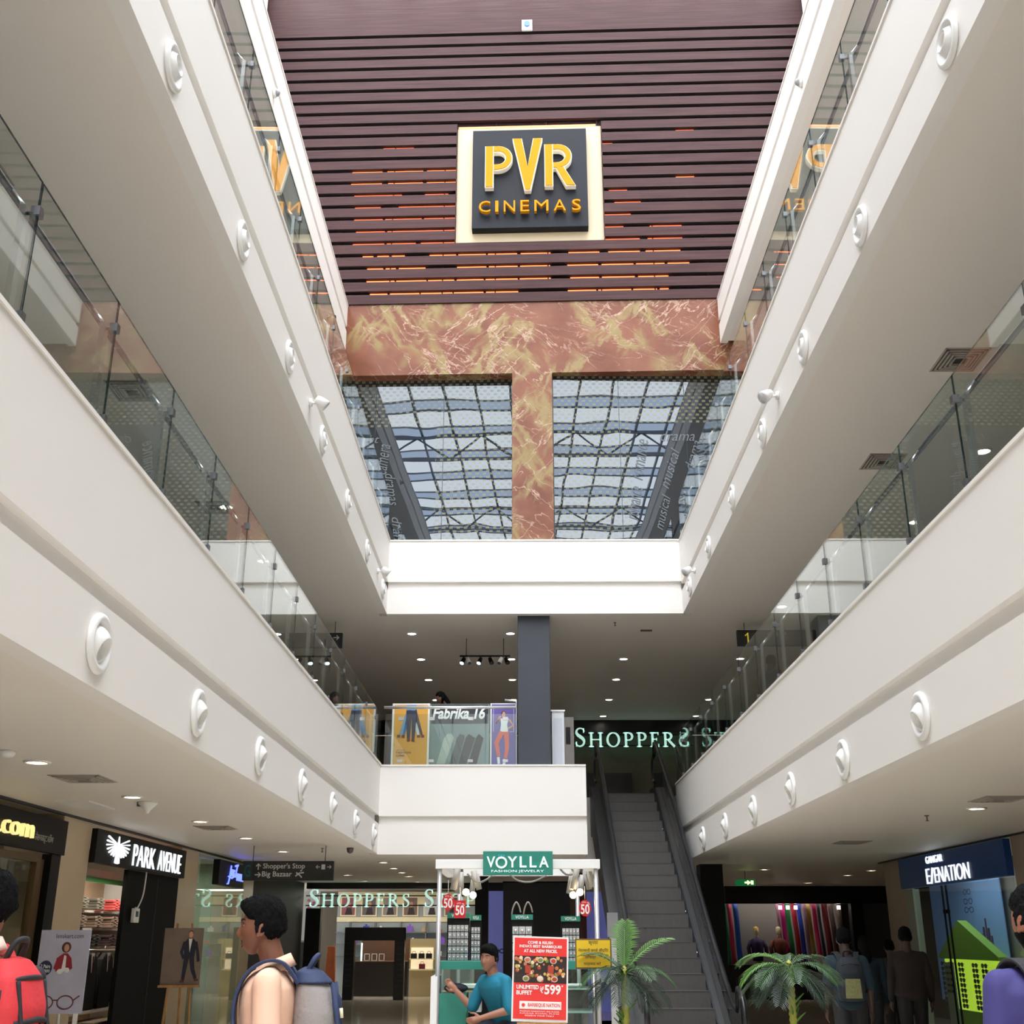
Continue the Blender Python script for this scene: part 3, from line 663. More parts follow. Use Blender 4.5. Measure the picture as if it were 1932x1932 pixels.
MB().box(-.54, .54, -.02, .02, -.40, -.37).tube([(-.4, 0, -.37), (-.4, 0, 0)], .008, 6).tube([(.4, 0, -.37), (.4, 0, 0)], .008, 6).build('rail', BLACK, t)
for i, (x, w, lit) in enumerate(((-.46, 0, 1), (-.36, 1, 0), (-.10, 0, 1), (.12, 0, 0), (.34, 1, 0), (.46, 0, 0))):
    d = Vector((-.3 if i % 2 == 0 else .3, -.5, -.8)).normalized(); c = Vector((x, 0, -.47))
    h = MB().tube([c - d * .05, c + d * .10], [.04, .05], 14).tube([(x, 0, -.40), c], .012, 6).build('lamp_head', PLAST if w else BLACK, t)
    MB().tube([c + d * .098, c + d * .104], .042, 14).build('lens', mat('track_lens', (.8, .95, 1), .3, var=0, emit=6, ecol=(.8, .95, 1)) if lit else DSTEEL, h)
SIGNB = mat('sign_dark', srgb(24, 27, 28), .4)
def hang_sign(label, loc, w, h, build, drop):
    t = thing('hanging_sign', label, 'sign', loc)
    MB().box(-w / 2, w / 2, -.05, .05, -h / 2, h / 2).build('panel', SIGNB, t, .004)
    for x in (-w * .4, w * .4): MB().tube([(x, 0, h / 2), (x, 0, h / 2 + drop)], .008, 6).build('rod', DSTEEL, t)
    build(t); return t
YEL = mat('sign_yellow', srgb(214, 196, 60), .5, var=0, emit=.35); SGREY = mat('sign_grey', srgb(168, 168, 162), .5, var=0, emit=.15); STEAL = mat('sign_teal', srgb(20, 84, 86), .5, var=0)
def arrow(m, x, z, s, ang, y, k=0):
    ca, sa = math.cos(R(ang)), math.sin(R(ang)); f = lambda a, b: (x + s * (a * ca - b * sa), z + s * (a * sa + b * ca))
    m.strip([f(-.5, 0), f(.45, 0)], s * .16, y, .004, k); m.strip([f(.05, .38), f(.45, 0), f(.05, -.38)], s * .16, y, .004, k)
def pict(m, x, z, s, y, k=0):   # small person pictogram
    m.ball((x, y, z + .38 * s), (.11 * s, .003, .11 * s), 10, 6, k); m.prism([(x - .16 * s, z - .1 * s), (x + .16 * s, z - .1 * s), (x + .14 * s, z + .24 * s), (x - .14 * s, z + .24 * s)], y - .004, y, k); m.box(x - .1 * s, x - .01 * s, y - .004, y, z - .5 * s, z - .1 * s, k); m.box(x + .01 * s, x + .1 * s, y - .004, y, z - .5 * s, z - .1 * s, k)
def b1(t):
    MB().strip([(-.64, .04), (-.585, .10), (-.585, -.11)], .028, -.05, .004).build('number', YEL, t)
    m = MB(); arrow(m, -.15, .08, .09, 180, -.05); pict(m, 0, .08, .1, -.05); arrow(m, .15, .08, .09, 0, -.05); m.build('pictograms', SGREY, t)
hang_sign('hanging black sign with a yellow number 1 over the first floor balcony beside the escalator', (5.15, 22.6, 7.30), 1.6, .32, b1, .16)
def b2(t):
    m = MB(); arrow(m, .68, .05, .12, 0, -.05); m.build('arrow', SGREY, t)
hang_sign('hanging black sign with a small arrow over the first floor balcony opposite the escalator', (-4.45, 22.6, 7.27), 1.6, .30, b2, .25)
def b3(t):
    MB().box(-.76, -.60, -.054, -.05, -.15, .15).build('teal_field', mat('sign_teal_dark', srgb(16, 48, 52), .5), t)
    MB().text('G', -.73, -.63, -.10, .10, -.054, .004, 0, .01).build('letter', STEAL, t)
    m = MB(); m.text("Shopper's Stop", -.42, .28, .01, .12, -.05, .004, 0, .008); m.text('Big Bazaar', -.43, .07, -.12, -.01, -.05, .004, 0, .008)
    arrow(m, -.50, .065, .10, 90, -.05); arrow(m, -.50, -.065, .10, 0, -.05)
    m.strip([(.13, -.09), (.19, -.04), (.27, -.03)], .02, -.05, .004); m.ball((.22, -.05, .0), (.014, .004, .014), 8, 6); m.strip([(.14, -.03), (.2, -.07), (.24, -.11)], .02, -.05, .004)
    m.build('direction_lettering', SGREY, t)
    m = MB(); arrow(m, .50, .06, .07, 180, -.05); m.box(.56, .62, -.054, -.05, .02, .10); arrow(m, .69, .06, .07, 0, -.05); m.build('pictograms', SGREY, t)
hang_sign('hanging black direction sign with arrows and a teal letter G', (-3.93, 20, 2.665), 1.52, .31, b3, .25)

# ---------------------------------------------------------------- escalator
t = thing('escalator', 'dark grey escalator climbing to the first floor beside the white parapet', 'escalator', (0, 0, 0))
EX0, EX1 = 1.80, 2.90; YT, ZT, RISE, RUN = 25.7, 4.60, .235, .407
TREAD = mat('tread_grey', srgb(66, 63, 61), .5, var=.1, vscale=20); RISER = mat('riser_grey', srgb(84, 80, 77), .5, var=.1, vscale=16)
ESKIRT = mat('escalator_skirt', srgb(58, 60, 66), .35, .3); EDECK = mat('escalator_deck', srgb(74, 74, 74), .35, .5); RUB = mat('black_rubber', srgb(20, 22, 26), .35)
NS = 19
for k in range(NS):
    z = ZT - k * RISE; y = YT - k * RUN
    s = MB()
    for j in range(11):   # ribbed riser and tread
        x = EX0 + .01 + j * (EX1 - EX0 - .02) / 11; s.box(x, x + .06, y - .006, y + .02, z - RISE, z - .012, 1); s.box(x + .06, x + .1, y, y + .02, z - RISE, z - .012, 1)
    s.box(EX0 + .01, EX1 - .01, y - .008, y + RUN + .02, z - .012, z, 0)
    s.build('step', [TREAD, RISER], t)
MB().box(EX0 + .01, EX1 - .01, YT, YT + 1.4, ZT - .03, ZT).build('comb_plate', EDECK, t)
y0e = YT - (NS - 1) * RUN; MB().box(EX0 + .01, EX1 - .01, y0e - 1.5, y0e, -.0, .03).build('comb_plate', EDECK, t)
SL = RISE / RUN
def eprof(h0, h1):    # band parallel to the incline, from bottom landing to top landing, heights above nosing line
    a = [(y0e - 1.2, h0), (y0e, h0 + .05), (YT - .2, ZT + h0 - .1), (YT + 1.0, ZT + h0)]
    b = [(y0e - 1.2, h1), (y0e, h1 + .05), (YT - .2, ZT + h1 - .1), (YT + 1.0, ZT + h1)]
    return [(y, max(.0, z)) for y, z in a] + [(y, z) for y, z in b[::-1]]
RY = Matrix(((0, 1, 0, 0), (1, 0, 0, 0), (0, 0, 1, 0), (0, 0, 0, 1)))
def band(x0, x1, h0, h1, m): return MB().prism(eprof(h0, h1), x0, x1, 0, RY)
for sgn, xi in ((-1, EX0), (1, EX1)):
    lo = (lambda a, b: (xi - b, xi - a)) if sgn < 0 else (lambda a, b: (xi + a, xi + b))
    wide = .30 if sgn < 0 else .16
    x0, x1 = lo(0, .02); band(x0, x1, -.30, .18, 0).build('skirt', ESKIRT, t)
    x0, x1 = lo(.02, .10); band(x0, x1, .10, .20, 0).build('inner_deck', EDECK, t)
    x0, x1 = lo(.10, .13); band(x0, x1, .18, .86, 0).build('balustrade_panel', glass('escalator_glass', (.45, .52, .52), 1.5, extra=.04), t)
    x0, x1 = lo(.13, wide); band(x0, x1, .08, .20, 0).build('outer_deck', EDECK, t)
    x0, x1 = lo(wide - .03, wide); band(x0, x1, -.85, .10, 0).build('truss_cladding', mat('truss_grey', srgb(56, 57, 60), .4, .3), t)
    xm = xi + sgn * .115
    pts = [(xm, y0e - 1.0, .30), (xm, y0e - 1.28, .38), (xm, y0e - 1.40, .60), (xm, y0e - 1.28, .84), (xm, y0e - 1.0, .94), (xm, y0e, .99), (xm, YT - .2, ZT + .83), (xm, YT + .8, ZT + .93), (xm, YT + 1.1, ZT + .88), (xm, YT + 1.22, ZT + .66), (xm, YT + 1.1, ZT + .42), (xm, YT + .8, ZT + .34)]
    MB().tube(cat(pts, 5), .042, 12).build('handrail', RUB, t)
    for k in range(12): yy = y0e + .3 + k * .58; MB().box(xi + sgn * .001 - .004, xi + sgn * .001 + .004, yy, yy + .02, (yy - y0e) * SL + .20, (yy - y0e) * SL + .22).build('marker_light', mat('marker_white', (.9, .95, 1), .4, var=0, emit=1.5), t)
MB().box(EX0 - .25, EX1 + .12, 19.6, 26.0, -.01, .0).build('underside', DARK, t)
# ---------------------------------------------------------------- left shopfronts (plane x = -5.78)
CREAM = mat('cream_pillar', srgb(196, 178, 152), .25, var=.06, vscale=2)
struct(MB().box(-6.5, -5.78, 14.80, 15.80, 0, 3.08), 'pillar', CREAM, .01)
struct(MB().box(-6.5, -5.78, 20.10, 21.22, 0, 3.08), 'pillar', CREAM, .01)
struct(MB().box(-6.4, -5.78, 24.82, 25.70, 0, 3.08), 'pillar', CREAM, .01)
BROWN = mat('brown_interior', srgb(70, 58, 44), .6, var=.1)
struct(MB().box(-9.2, -9.0, 3, 15.4, 0, 3.08).box(-9.2, -5.78, 3, 3.1, 0, 3.08).box(-5.9, -5.78, 3.1, 8.9, 0, 3.08), 'left_eyewear_shop_wall', BROWN)
struct(MB().box(-9.2, -9.0, 15.4, 24.9, 0, 3.08).box(-9.0, -6.5, 15.3, 15.4, 0, 3.08).box(-9.0, -6.5, 20.9, 21.0, 0, 3.08), 'left_clothes_shop_wall', mat('shop_wall', srgb(150, 140, 124), .6))
struct(MB().box(-9.0, -6.4, 25.2, 25.3, 0, 3.08), 'left_watch_shop_wall', mat('watch_wall', srgb(176, 184, 166), .6))
FX = face('+x'); FXR = face('-x')
GLOWY = mat('letter_glow_yellow', srgb(240, 220, 140), .4, var=0, emit=.9, ecol=srgb(250, 228, 150))
GLOWW = mat('letter_glow_white', (1, 1, 1), .4, var=0, emit=.95, ecol=(.86, .93, 1))
GLOWB = mat('neon_blue', (.1, .15, 1), .4, var=0, emit=3.2, ecol=(.09, .13, 1))
t = thing('shop_sign', 'black shop sign with glowing yellow letters above the eyewear shop window', 'sign', (-5.78, 12.0, 2.78), FX)
MB().box(-2.9, 2.79, -.06, .0, -.21, .20).build('panel', BLACK, t)
MB().text('lenskart.com', -.86, 1.70, -.09, .13, -.06, .04, 0, -.012).build('letters', GLOWY, t)
MB().text('लेंसकार्ट.कॉम', 1.80, 2.36, -.12, .0, -.06, .01, 0, 0).build('small_letters', mat('dim_letters', srgb(150, 148, 140), .5, var=0), t)
t = thing('shop_window', 'dark framed eyewear shop window under the yellow lettered sign', 'shop window', (-5.78, 12.0, 0), FX)
MB().box(2.50, 2.79, -.02, .1, 0, 2.57).box(-2.9, -2.7, -.02, .1, 0, 2.57).build('frame', BLACK, t)
MB().box(2.22, 2.44, .04, .12, .1, 2.5).box(-2.7, 2.22, .04, .12, 2.46, 2.54).build('inner_frame', mat('bronze_frame', srgb(104, 82, 52), .35, .6), t)
MB().box(-2.7, 2.24, .07, .08, .1, 2.46).build('glass_pane', SGLASS, t)
def at_left(o, x, y, z): o.location = (x, y, z); o.rotation_euler = (0, 0, FX); return o
o = MB().box(-1.6, .75, -.02, .2, -.015, .015).build('display_shelf', mat('gold_shelf', srgb(150, 126, 84), .4, .4)); at_left(o, -6.4, 14.85, 2.35); tag(o, 'thin gold display shelf inside the eyewear shop window', 'shelf')
for i, (ch, y, sh, w) in enumerate((('A', 14.30, 0, .2), ('H', 14.72, 0, .22), ('M', 15.2, .3, .3))):
    o = MB().text(ch, -w / 2, w / 2, 0, .25, 0, .06, 0, .01, sh).build('display_letter', mat('grey_letter', srgb(150, 148, 140), .5)); at_left(o, -6.4, y, 2.366); tag(o, 'grey standing display letter %s on the gold shelf of the eyewear shop' % ch, 'letter', 'display letters in the eyewear window')
t = thing('shop_poster', 'pale blue poster inside the eyewear shop window behind the red backpack wearer', 'poster', (-6.6, 15.3, 1.25), FX)
MB().box(-.6, .45, 0, .02, 0, 1.0).build('print', mat('pale_blue_print', srgb(120, 150, 190), .5, var=.15, vscale=3, emit=.12), t); MB().box(-.63, .48, .005, .04, -.03, 1.03).build('frame', DARK, t)
# sign of the clothes shop
t = thing('shop_sign', 'black shop sign with glowing white winged emblem and letters', 'sign', (-5.78, 17.95, 2.77), FX)
MB().box(-2.15, 2.15, -.08, .0, -.22, .22).build('panel', BLACK, t)
MB().text('PARK', -.62, .42, -.17, .13, -.08, .02, 0, -.012).build('letters', GLOWW, t); MB().text('AVENUE', .60, 1.84, -.17, .13, -.08, .02, 0, -.012).build('letters', GLOWW, t)
m = MB(); cx = -1.30   # winged emblem: two fans of feathers, a body and a forked tail
for sd in (-1, 1):
    for k in range(7):
        a = R(36 - k * 17); r0 = .07; r1 = .50 - .028 * k; w = .022
        c0 = Vector((cx + sd * (.03 + r0 * math.cos(a)), .06 + r0 * math.sin(a) * .5)); c1 = Vector((cx + sd * (.03 + r1 * math.cos(a)), .03 + r1 * math.sin(a) * .42))
        m.strip([c0, c1], [.008, .022], -.08, .02)
m.prism([(cx - .05, -.02), (cx, .18), (cx + .05, -.02), (cx + .09, -.18), (cx + .03, -.19), (cx, -.08), (cx - .03, -.19), (cx - .09, -.18)], -.10, -.08)
m.build('emblem', GLOWW, t)
o = MB().box(-1.32, 1.30, -.03, .03, 0, 2.55).build('door_1', mat('shop_door_black', srgb(8, 8, 9), .6, spec=.15)); at_left(o, -5.82, 18.80, 0); o['kind'] = 'structure'
MB().box(.15, .17, -.034, -.03, 0, 2.5).build('door_joint', GREYD, o)
t = thing('cable', 'white cable hanging down the black door to a small wall box', 'cable', (-5.74, 17.9, 2.5), FX)
MB().tube(cat([(.28, 0, .05), (.27, 0, -.12), (.22, 0, -.30), (.05, 0, -.46), (-.06, 0, -.47)]), .012, 8).build('lead', PLAST, t)
t = thing('wall_controller', 'small white control box with a screen on the black shop door', 'controller', (-5.75, 17.82, 1.92), FX)
MB().box(-.12, .12, -.05, 0, -.1, .1).build('case', PLAST, t, .008); MB().box(-.06, .06, -.054, -.05, -.02, .06).build('screen', mat('lcd', srgb(60, 84, 90), .3), t)
# shelf unit with folded shirts
t = thing('shelf_unit', 'white shelf unit with a green stripe in the clothes shop', 'shelf unit', (-6.7, 18.9, 0), FX)
MB().box(-1.9, 1.55, .42, .45, 0, 2.6).build('back_panel', mat('shelf_back', srgb(206, 180, 152), .6, var=.05), t)
MB().box(-1.9, 1.55, 0, .06, 2.50, 2.62).build('header', PLAST, t); MB().box(-1.9, 1.55, -.005, .06, 2.43, 2.50).build('green_stripe', mat('green_stripe', srgb(38, 140, 62), .5, var=0), t)
MB().box(1.47, 1.55, 0, .42, 0, 2.5).build('side_panel', PLAST, t); MB().box(-1.9, -1.84, 0, .42, 0, 2.5).build('side_panel', PLAST, t)
for z in (2.01, 1.755, 1.49, .55): MB().box(-1.84, 1.47, .0, .42, z - .03, z).build('shelf', PLAST, t)
def folded(col, name):
    m = MB(); m.box(-.16, .16, -.14, .14, 0, .036).box(-.05, .05, -.15, -.10, .030, .044); return m
shirts = {}
row_cols = [(srgb(110, 108, 96), srgb(200, 84, 84)), (srgb(128, 112, 98), srgb(140, 116, 104)), (srgb(44, 40, 42), srgb(70, 50, 54))]
nsh = 0
for ri, z in enumerate((2.012, 1.757, 1.492)):
    for ci, (y, n, col) in enumerate(((17.6, 4, row_cols[ri][0]), (18.28, 4, row_cols[ri][0]), (19.0, 4, row_cols[ri][1]), (19.42, 3, row_cols[ri][1]))):
        for k in range(n):
            key = (ri, ci > 1)
            if key not in shirts: o = folded(col, 'x').build('folded_shirt', mat('shirt_%d_%d' % (ri, ci > 1), col, .8, var=.15), None, .012); shirts[key] = o
            else: o = shirts[key].copy(); COL.objects.link(o)
            at_left(o, -6.55 - .004 * (k % 2), y + .012 * ((k * 7) % 3 - 1), z + k * .041)
            tag(o, '%s folded shirt, %s from the bottom of the %s stack on the %s shelf' % (('grey', 'red') [ci > 1] if ri == 0 else ('brown', 'tan')[ci > 1] if ri == 1 else ('black', 'maroon')[ci > 1], ORD[k], ORD[ci], ('top', 'middle', 'lower')[ri]), 'shirt', 'folded shirts in the clothes shop')
o = MB().tube([(-1.5, 0, 0), (.3, 0, 0)], .015, 10).build('clothes_rail', STEEL); at_left(o, -6.3, 18.55, 1.44); tag(o, 'steel clothes rail under the shelves of the clothes shop', 'rail')
def suit(y, label, shirt=True):
    t = thing('suit_jacket', label, 'jacket', (-6.3, y, 1.44), FX, 'jackets on the clothes shop rail')
    m = MB(); m.add([], []); pr = []
    m.prism([(-.28, -.80), (.28, -.80), (.25, -.30), (.24, -.12), (.10, -.03), (0, -.06), (-.10, -.03), (-.24, -.12), (-.25, -.30)], -.07, .07)
    m.tube([(-.23, 0, -.12), (-.29, -.01, -.40), (-.29, -.03, -.74)], [.06, .065, .05], 10).tube([(.23, 0, -.12), (.29, -.01, -.40), (.29, -.03, -.74)], [.06, .065, .05], 10)
    m.build('jacket', mat('suit_black', srgb(18, 18, 21), .85, var=.2), t, .02)
    if shirt:
        MB().prism([(-.06, -.04), (.06, -.04), (0, -.30)], -.078, -.07).build('shirt_front', PLAST, t); MB().prism([(-.02, -.08), (.02, -.08), (.0, -.32)], -.084, -.078).build('tie', mat('tie_red', srgb(90, 24, 28), .6), t)
    MB().tube([(0, 0, -.04), (0, 0, .02), (.02, 0, .05), (.03, 0, .03)], .006, 6).build('hanger', STEEL, t)
suit(17.68, 'black suit jacket on the shop rail next to the poster stand'); suit(18.35, 'black suit jacket with white collar and red tie on the shop rail')
o = MB().box(-.9, .5, -.2, .2, 0, .5).build('display_bench', mat('bench_grey', srgb(112, 98, 84), .6), None, .01); at_left(o, -6.2, 18.3, 0); tag(o, 'low grey display bench below the hanging jackets', 'bench')
# watch shop
t = thing('shop_window', 'tall clear glass front of the watch shop', 'shop window', (-5.78, 23.0, 0), FX)
MB().box(-1.78, -.6, 0, .012, .05, 2.98).build('glass_pane', SGLASS, t); MB().box(-.59, .6, 0, .012, .05, 2.98).build('glass_pane', SGLASS, t); MB().box(.61, 1.8, 0, .012, .05, 2.98).build('glass_pane', SGLASS, t)
MB().box(-1.78, 1.8, -.01, .03, 0, .05).box(-1.78, 1.8, -.01, .03, 2.98, 3.02).build('rails', STEEL, t)
t = thing('shop_sign', 'black sign box with blue glowing script before the watch shop', 'sign', (-5.66, 22.98, 2.76), FX)
MB().box(-.98, .95, -.06, .06, -.22, .22).build('panel', BLACK, t)
m = MB(); m.strip([(-.36, -.19), (-.28, -.18), (-.22, -.1), (-.13, .15)], [.02, .03, .035, .04], -.06, .02); m.strip([(-.32, -.05), (-.02, -.07), (.18, -.03)], [.015, .03, .02], -.06, .02)
m.text('u', -.13, .03, -.04, .09, -.06, .02, 0, .01, .3); m.text('s', .04, .17, -.04, .09, -.06, .02, 0, .01, .3); m.strip([(.18, .16), (.42, .19)], .035, -.06, .02); m.strip([(.36, .19), (.24, -.04)], .035, -.06, .02); m.text('WATCHES', .34, .88, -.10, .04, -.06, .02, 0, .01)
m.build('neon_letters', GLOWB, t)
t = thing('display_counter', 'greenish glass display counter in the watch shop', 'counter', (-6.9, 23.6, 0), FX)
MB().box(-1.2, 1.5, 0, .6, 0, .85).build('base', mat('counter_green', srgb(96, 104, 84), .5), t); MB().box(-1.2, 1.5, 0, .6, .85, 1.05).build('glass_case', CGLASS, t); MB().box(-1.2, 1.5, -.01, .61, 1.05, 1.07).build('top', STEEL, t)
t = thing('wall_shelf', 'pale lit wall shelf of watches behind the counter', 'shelf', (-8.9, 23.2, 1.1), FX)
MB().box(-1.8, 1.8, 0, .05, 0, 1.5).build('back_panel', mat('watch_back', srgb(190, 198, 182), .5, emit=.15), t)
for z in (.05, .45, .85, 1.25): MB().box(-1.8, 1.8, -.2, .0, z, z + .02).build('shelf', STEEL, t)
wb = None
for k in range(12):
    lab = '%s small watch stand on the watch shop wall shelf, %s level' % (ORD[k % 6].capitalize() if 0 else ORD[k % 6], 'upper' if k > 5 else 'lower')
    if wb is None: wb = MB().box(-.05, .05, -.05, .05, 0, .02).tube([(0, .03, .02), (0, -.01, .12)], .035, 8).build('watch_stand', mat('watch_dark', srgb(60, 70, 66), .3, .4)); o = wb
    else: o = wb.copy(); COL.objects.link(o)
    at_left(o, -8.78, 21.8 + (k % 6) * .5, 1.575 if k < 6 else 1.975); tag(o, lab, 'watch stand', 'watch stands in the watch shop')
# standing posters in front of the left shops
t = thing('poster_stand', 'standing eyewear poster of a woman in a red cardigan', 'poster stand', (-4.52, 12.0, 0), R(8))
WP = mat('poster_watercolour', srgb(190, 190, 214), .5, var=.22, vscale=3.5)
MB().box(-.235, .235, 0, .03, .92, 1.68).build('poster_board', WP, t)
MB().box(-.2, -.16, .0, .03, 0, .92).box(.16, .2, 0, .03, 0, .92).tube([(0, .02, 1.3), (0, .35, 0)], .012, 8).build('stand', PLAST, t)
m = MB(); y = -.003
m.text('lenskart.com', -.09, .17, 1.605, 1.645, y + .003, .003, 0, .0); m.build('poster_lettering', mat('ink_navy', srgb(40, 46, 84), .5), t)
m = MB(); m.prism([(-.155 + .062 * math.cos(a * PI / 14), 1.33 + .068 * math.sin(a * PI / 14)) for a in range(28)], -.003, 0, 0); m.text('2 Pairs', -.2, -.11, 1.33, 1.365, -.003, .002, 1, .02); m.text('₹1000', -.2, -.11, 1.29, 1.32, -.003, .002, 1, .02)
m.build('price_badge', [mat('ink_navy', srgb(40, 46, 84), .5), PLAST], t)
m = MB(); m.ball((.02, 0, 1.52), (.045, .003, .05), 14, 8, 0); m.ball((.022, -.003, 1.515), (.024, .003, .035), 12, 8, 1)
m.prism([(-.06, 1.30), (.08, 1.30), (.08, 1.42), (.04, 1.465), (-.0, 1.465), (-.06, 1.42)], -.003, 0, 2); m.prism([(-.005, 1.30), (.035, 1.30), (.03, 1.44), (.01, 1.45)], -.005, -.003, 3); m.ball((-.015, -.004, 1.30), (.03, .003, .025), 10, 6, 3); m.ball((.05, -.004, 1.31), (.028, .003, .025), 10, 6, 3)
m.strip([(-.04, 1.42), (-.065, 1.33), (-.01, 1.31)], .03, 0, .005, 2); m.strip([(.065, 1.42), (.085, 1.33), (.04, 1.31)], .03, 0, .005, 2)
m.build('woman_print', [mat('print_hair', (0, 0, 0)), mat('print_skin', (0, 0, 0)), mat('cardigan_red', srgb(150, 34, 48), .6), PLAST], t)
m = MB(); m.strip(arc(-.12, 1.02, .075, .06, 0, 360, 20)[:-1], .012, 0, .004, 0, closed=True); m.strip(arc(.07, 1.02, .075, .06, 0, 360, 20)[:-1], .012, 0, .004, 0, closed=True); m.strip([(-.045, 1.04), (-.005, 1.04)], .012, 0, .004); m.strip([(.145, 1.04), (.2, 1.08)], .012, 0, .004)
m.build('spectacles_print', mat('frame_brown', srgb(100, 56, 60), .5), t)
t = thing('poster_stand', 'wooden easel with a poster of a man in a navy suit', 'poster stand', (-4.75, 17.0, 0), R(10))
MB().box(-.26, .27, 0, .02, 1.0, 1.74).build('poster_board', mat('poster_stone', srgb(122, 106, 96), .5, var=.3, vscale=5), t)
for x in (-.2, .2): MB().tube([(x * .5, .042, 1.80), (x, .0, 0)], .018, 8).build('leg', WOODL, t)
MB().tube([(0, .03, 1.6), (0, .45, 0)], .018, 8).build('leg', WOODL, t); MB().box(-.28, .28, -.06, .0, .97, 1.0).build('ledge', WOODL, t)
m = MB(); cx = .10
m.ball((cx, -.002, 1.655), (.03, .003, .042), 12, 8, 1); m.ball((cx, .0, 1.68), (.032, .003, .03), 12, 8, 2)
m.prism([(cx - .07, 1.36), (cx + .07, 1.36), (cx + .085, 1.55), (cx + .03, 1.605), (cx - .03, 1.605), (cx - .085, 1.55)], -.003, 0, 0); m.prism([(cx - .025, 1.60), (cx + .025, 1.60), (cx, 1.42)], -.005, -.003, 3)
m.strip([(cx - .075, 1.56), (cx - .11, 1.42), (cx - .07, 1.34)], .04, 0, .004, 0); m.strip([(cx + .075, 1.56), (cx + .11, 1.42), (cx + .13, 1.30)], .04, 0, .004, 0)
m.strip([(cx - .03, 1.38), (cx - .05, 1.2), (cx - .06, 1.06)], [.07, .055, .04], 0, .004, 0); m.strip([(cx + .03, 1.38), (cx + .06, 1.2), (cx + .11, 1.08)], [.07, .055, .04], 0, .005, 0); m.box(cx - .1, cx - .04, -.004, 0, 1.03, 1.06, 2); m.box(cx + .09, cx + .15, -.004, 0, 1.05, 1.08, 2)
m.build('man_print', [mat('suit_navy', srgb(26, 30, 52), .6), mat('print_skin', (0, 0, 0)), mat('print_hair', (0, 0, 0)), PLAST], t)

# ---------------------------------------------------------------- department store, ground and first floor
MINT = mat('mint_letters', srgb(190, 232, 220), .4, var=0, emit=.75, ecol=srgb(190, 236, 222))
def serif(m, ch, x, z, h, y, d=.06, k=0):
    """classical capital with thick stems, thin joins and serifs; returns advance width"""
    st, th = h * .15, h * .06
    def box(a, b, c, e): m.box(x + a, x + b, y - d, y, z + c, z + e, k)
    def stem(c, top=True, bot=True):
        box(c - st / 2, c + st / 2, 0, h)
        if bot: box(c - st * 1.15, c + st * 1.15, 0, th)
        if top: box(c - st * 1.15, c + st * 1.15, h - th, h)
    def bowl(x0, zc, rx, rz):
        P = [(x + x0, z + zc + rz - th / 2)] + [(x + x0 + rx * .35 + (rx * .65 - st / 2) * math.cos(a), z + zc + (rz - th / 2) * math.sin(a)) for a in [R(88 - i * 11) for i in range(17)]] + [(x + x0, z + zc - rz + th / 2)]
        Wd = [th] + [th + (st - th) * math.cos(R(88 - i * 11)) for i in range(17)] + [th]
        m.strip(P, Wd, y, d, k)
    if ch == 'H': stem(st * 1.15); stem(h * .82); box(st * 1.15, h * .82, h * .48, h * .48 + th); return h * .82 + st * 1.15
    if ch == 'T': stem(h * .42, False); box(0, h * .84, h - th, h); box(0, th, h * .8, h); box(h * .84 - th, h * .84, h * .8, h); return h * .84
    if ch == 'P': stem(st * 1.15); bowl(st * 1.15, h * .72, h * .52, h * .28); return st * 1.15 + h * .52
    if ch == 'R':
        stem(st * 1.15); bowl(st * 1.15, h * .74, h * .50, h * .26); m.strip([(x + st * 1.15 + h * .2, z + h * .5), (x + st * 1.15 + h * .64, z)], st * .95, y, d, k); return st * 1.15 + h * .72
    if ch == 'E':
        stem(st * 1.15); box(st, h * .62, 0, th); box(st, h * .60, h - th, h); box(st, h * .48, h * .5, h * .5 + th); box(h * .62 - th * .8, h * .62, 0, h * .2); box(h * .60 - th * .8, h * .60, h * .82, h); box(h * .48 - th * .6, h * .48, h * .42, h * .62); return h * .66
    if ch == 'O':
        P = [(x + h * .48 + (h * .48 - st / 2) * math.cos(2 * PI * i / 32), z + h * .5 + (h * .5 - th / 2 + h * .01) * math.sin(2 * PI * i / 32)) for i in range(32)]
        m.strip(P, [th + (st - th) * abs(math.cos(2 * PI * i / 32)) for i in range(32)], y, d, k, closed=True); return h * .96
    if ch == 'S':
        C = [(.50, .80), (.44, .92), (.30, .965), (.16, .92), (.09, .79), (.14, .65), (.28, .54), (.42, .43), (.49, .29), (.44, .12), (.28, .035), (.13, .08), (.06, .22)]
        Wd = [.05, .06, .07, .08, .11, .14, .16, .15, .12, .09, .07, .06, .05]
        pts = []; ws = []
        for i in range(len(C) - 1):
            for q in range(4):
                f = q / 4; a = Vector(C[max(i - 1, 0)]); b = Vector(C[i]); c = Vector(C[i + 1]); e = Vector(C[min(i + 2, len(C) - 1)])
                p = .5 * ((2 * b) + (c - a) * f + (2 * a - 5 * b + 4 * c - e) * f * f + (3 * b - a - 3 * c + e) * f ** 3); pts.append((x + p.x * h, z + p.y * h)); ws.append((Wd[i] * (1 - f) + Wd[i + 1] * f) * h)
        pts.append((x + C[-1][0] * h, z + C[-1][1] * h)); ws.append(Wd[-1] * h)
        m.strip(pts, ws, y, d, k); box(.44 * h, .50 * h, .74 * h, .97 * h); box(.06 * h, .115 * h, .02 * h, .27 * h); return h * .56
    return 0
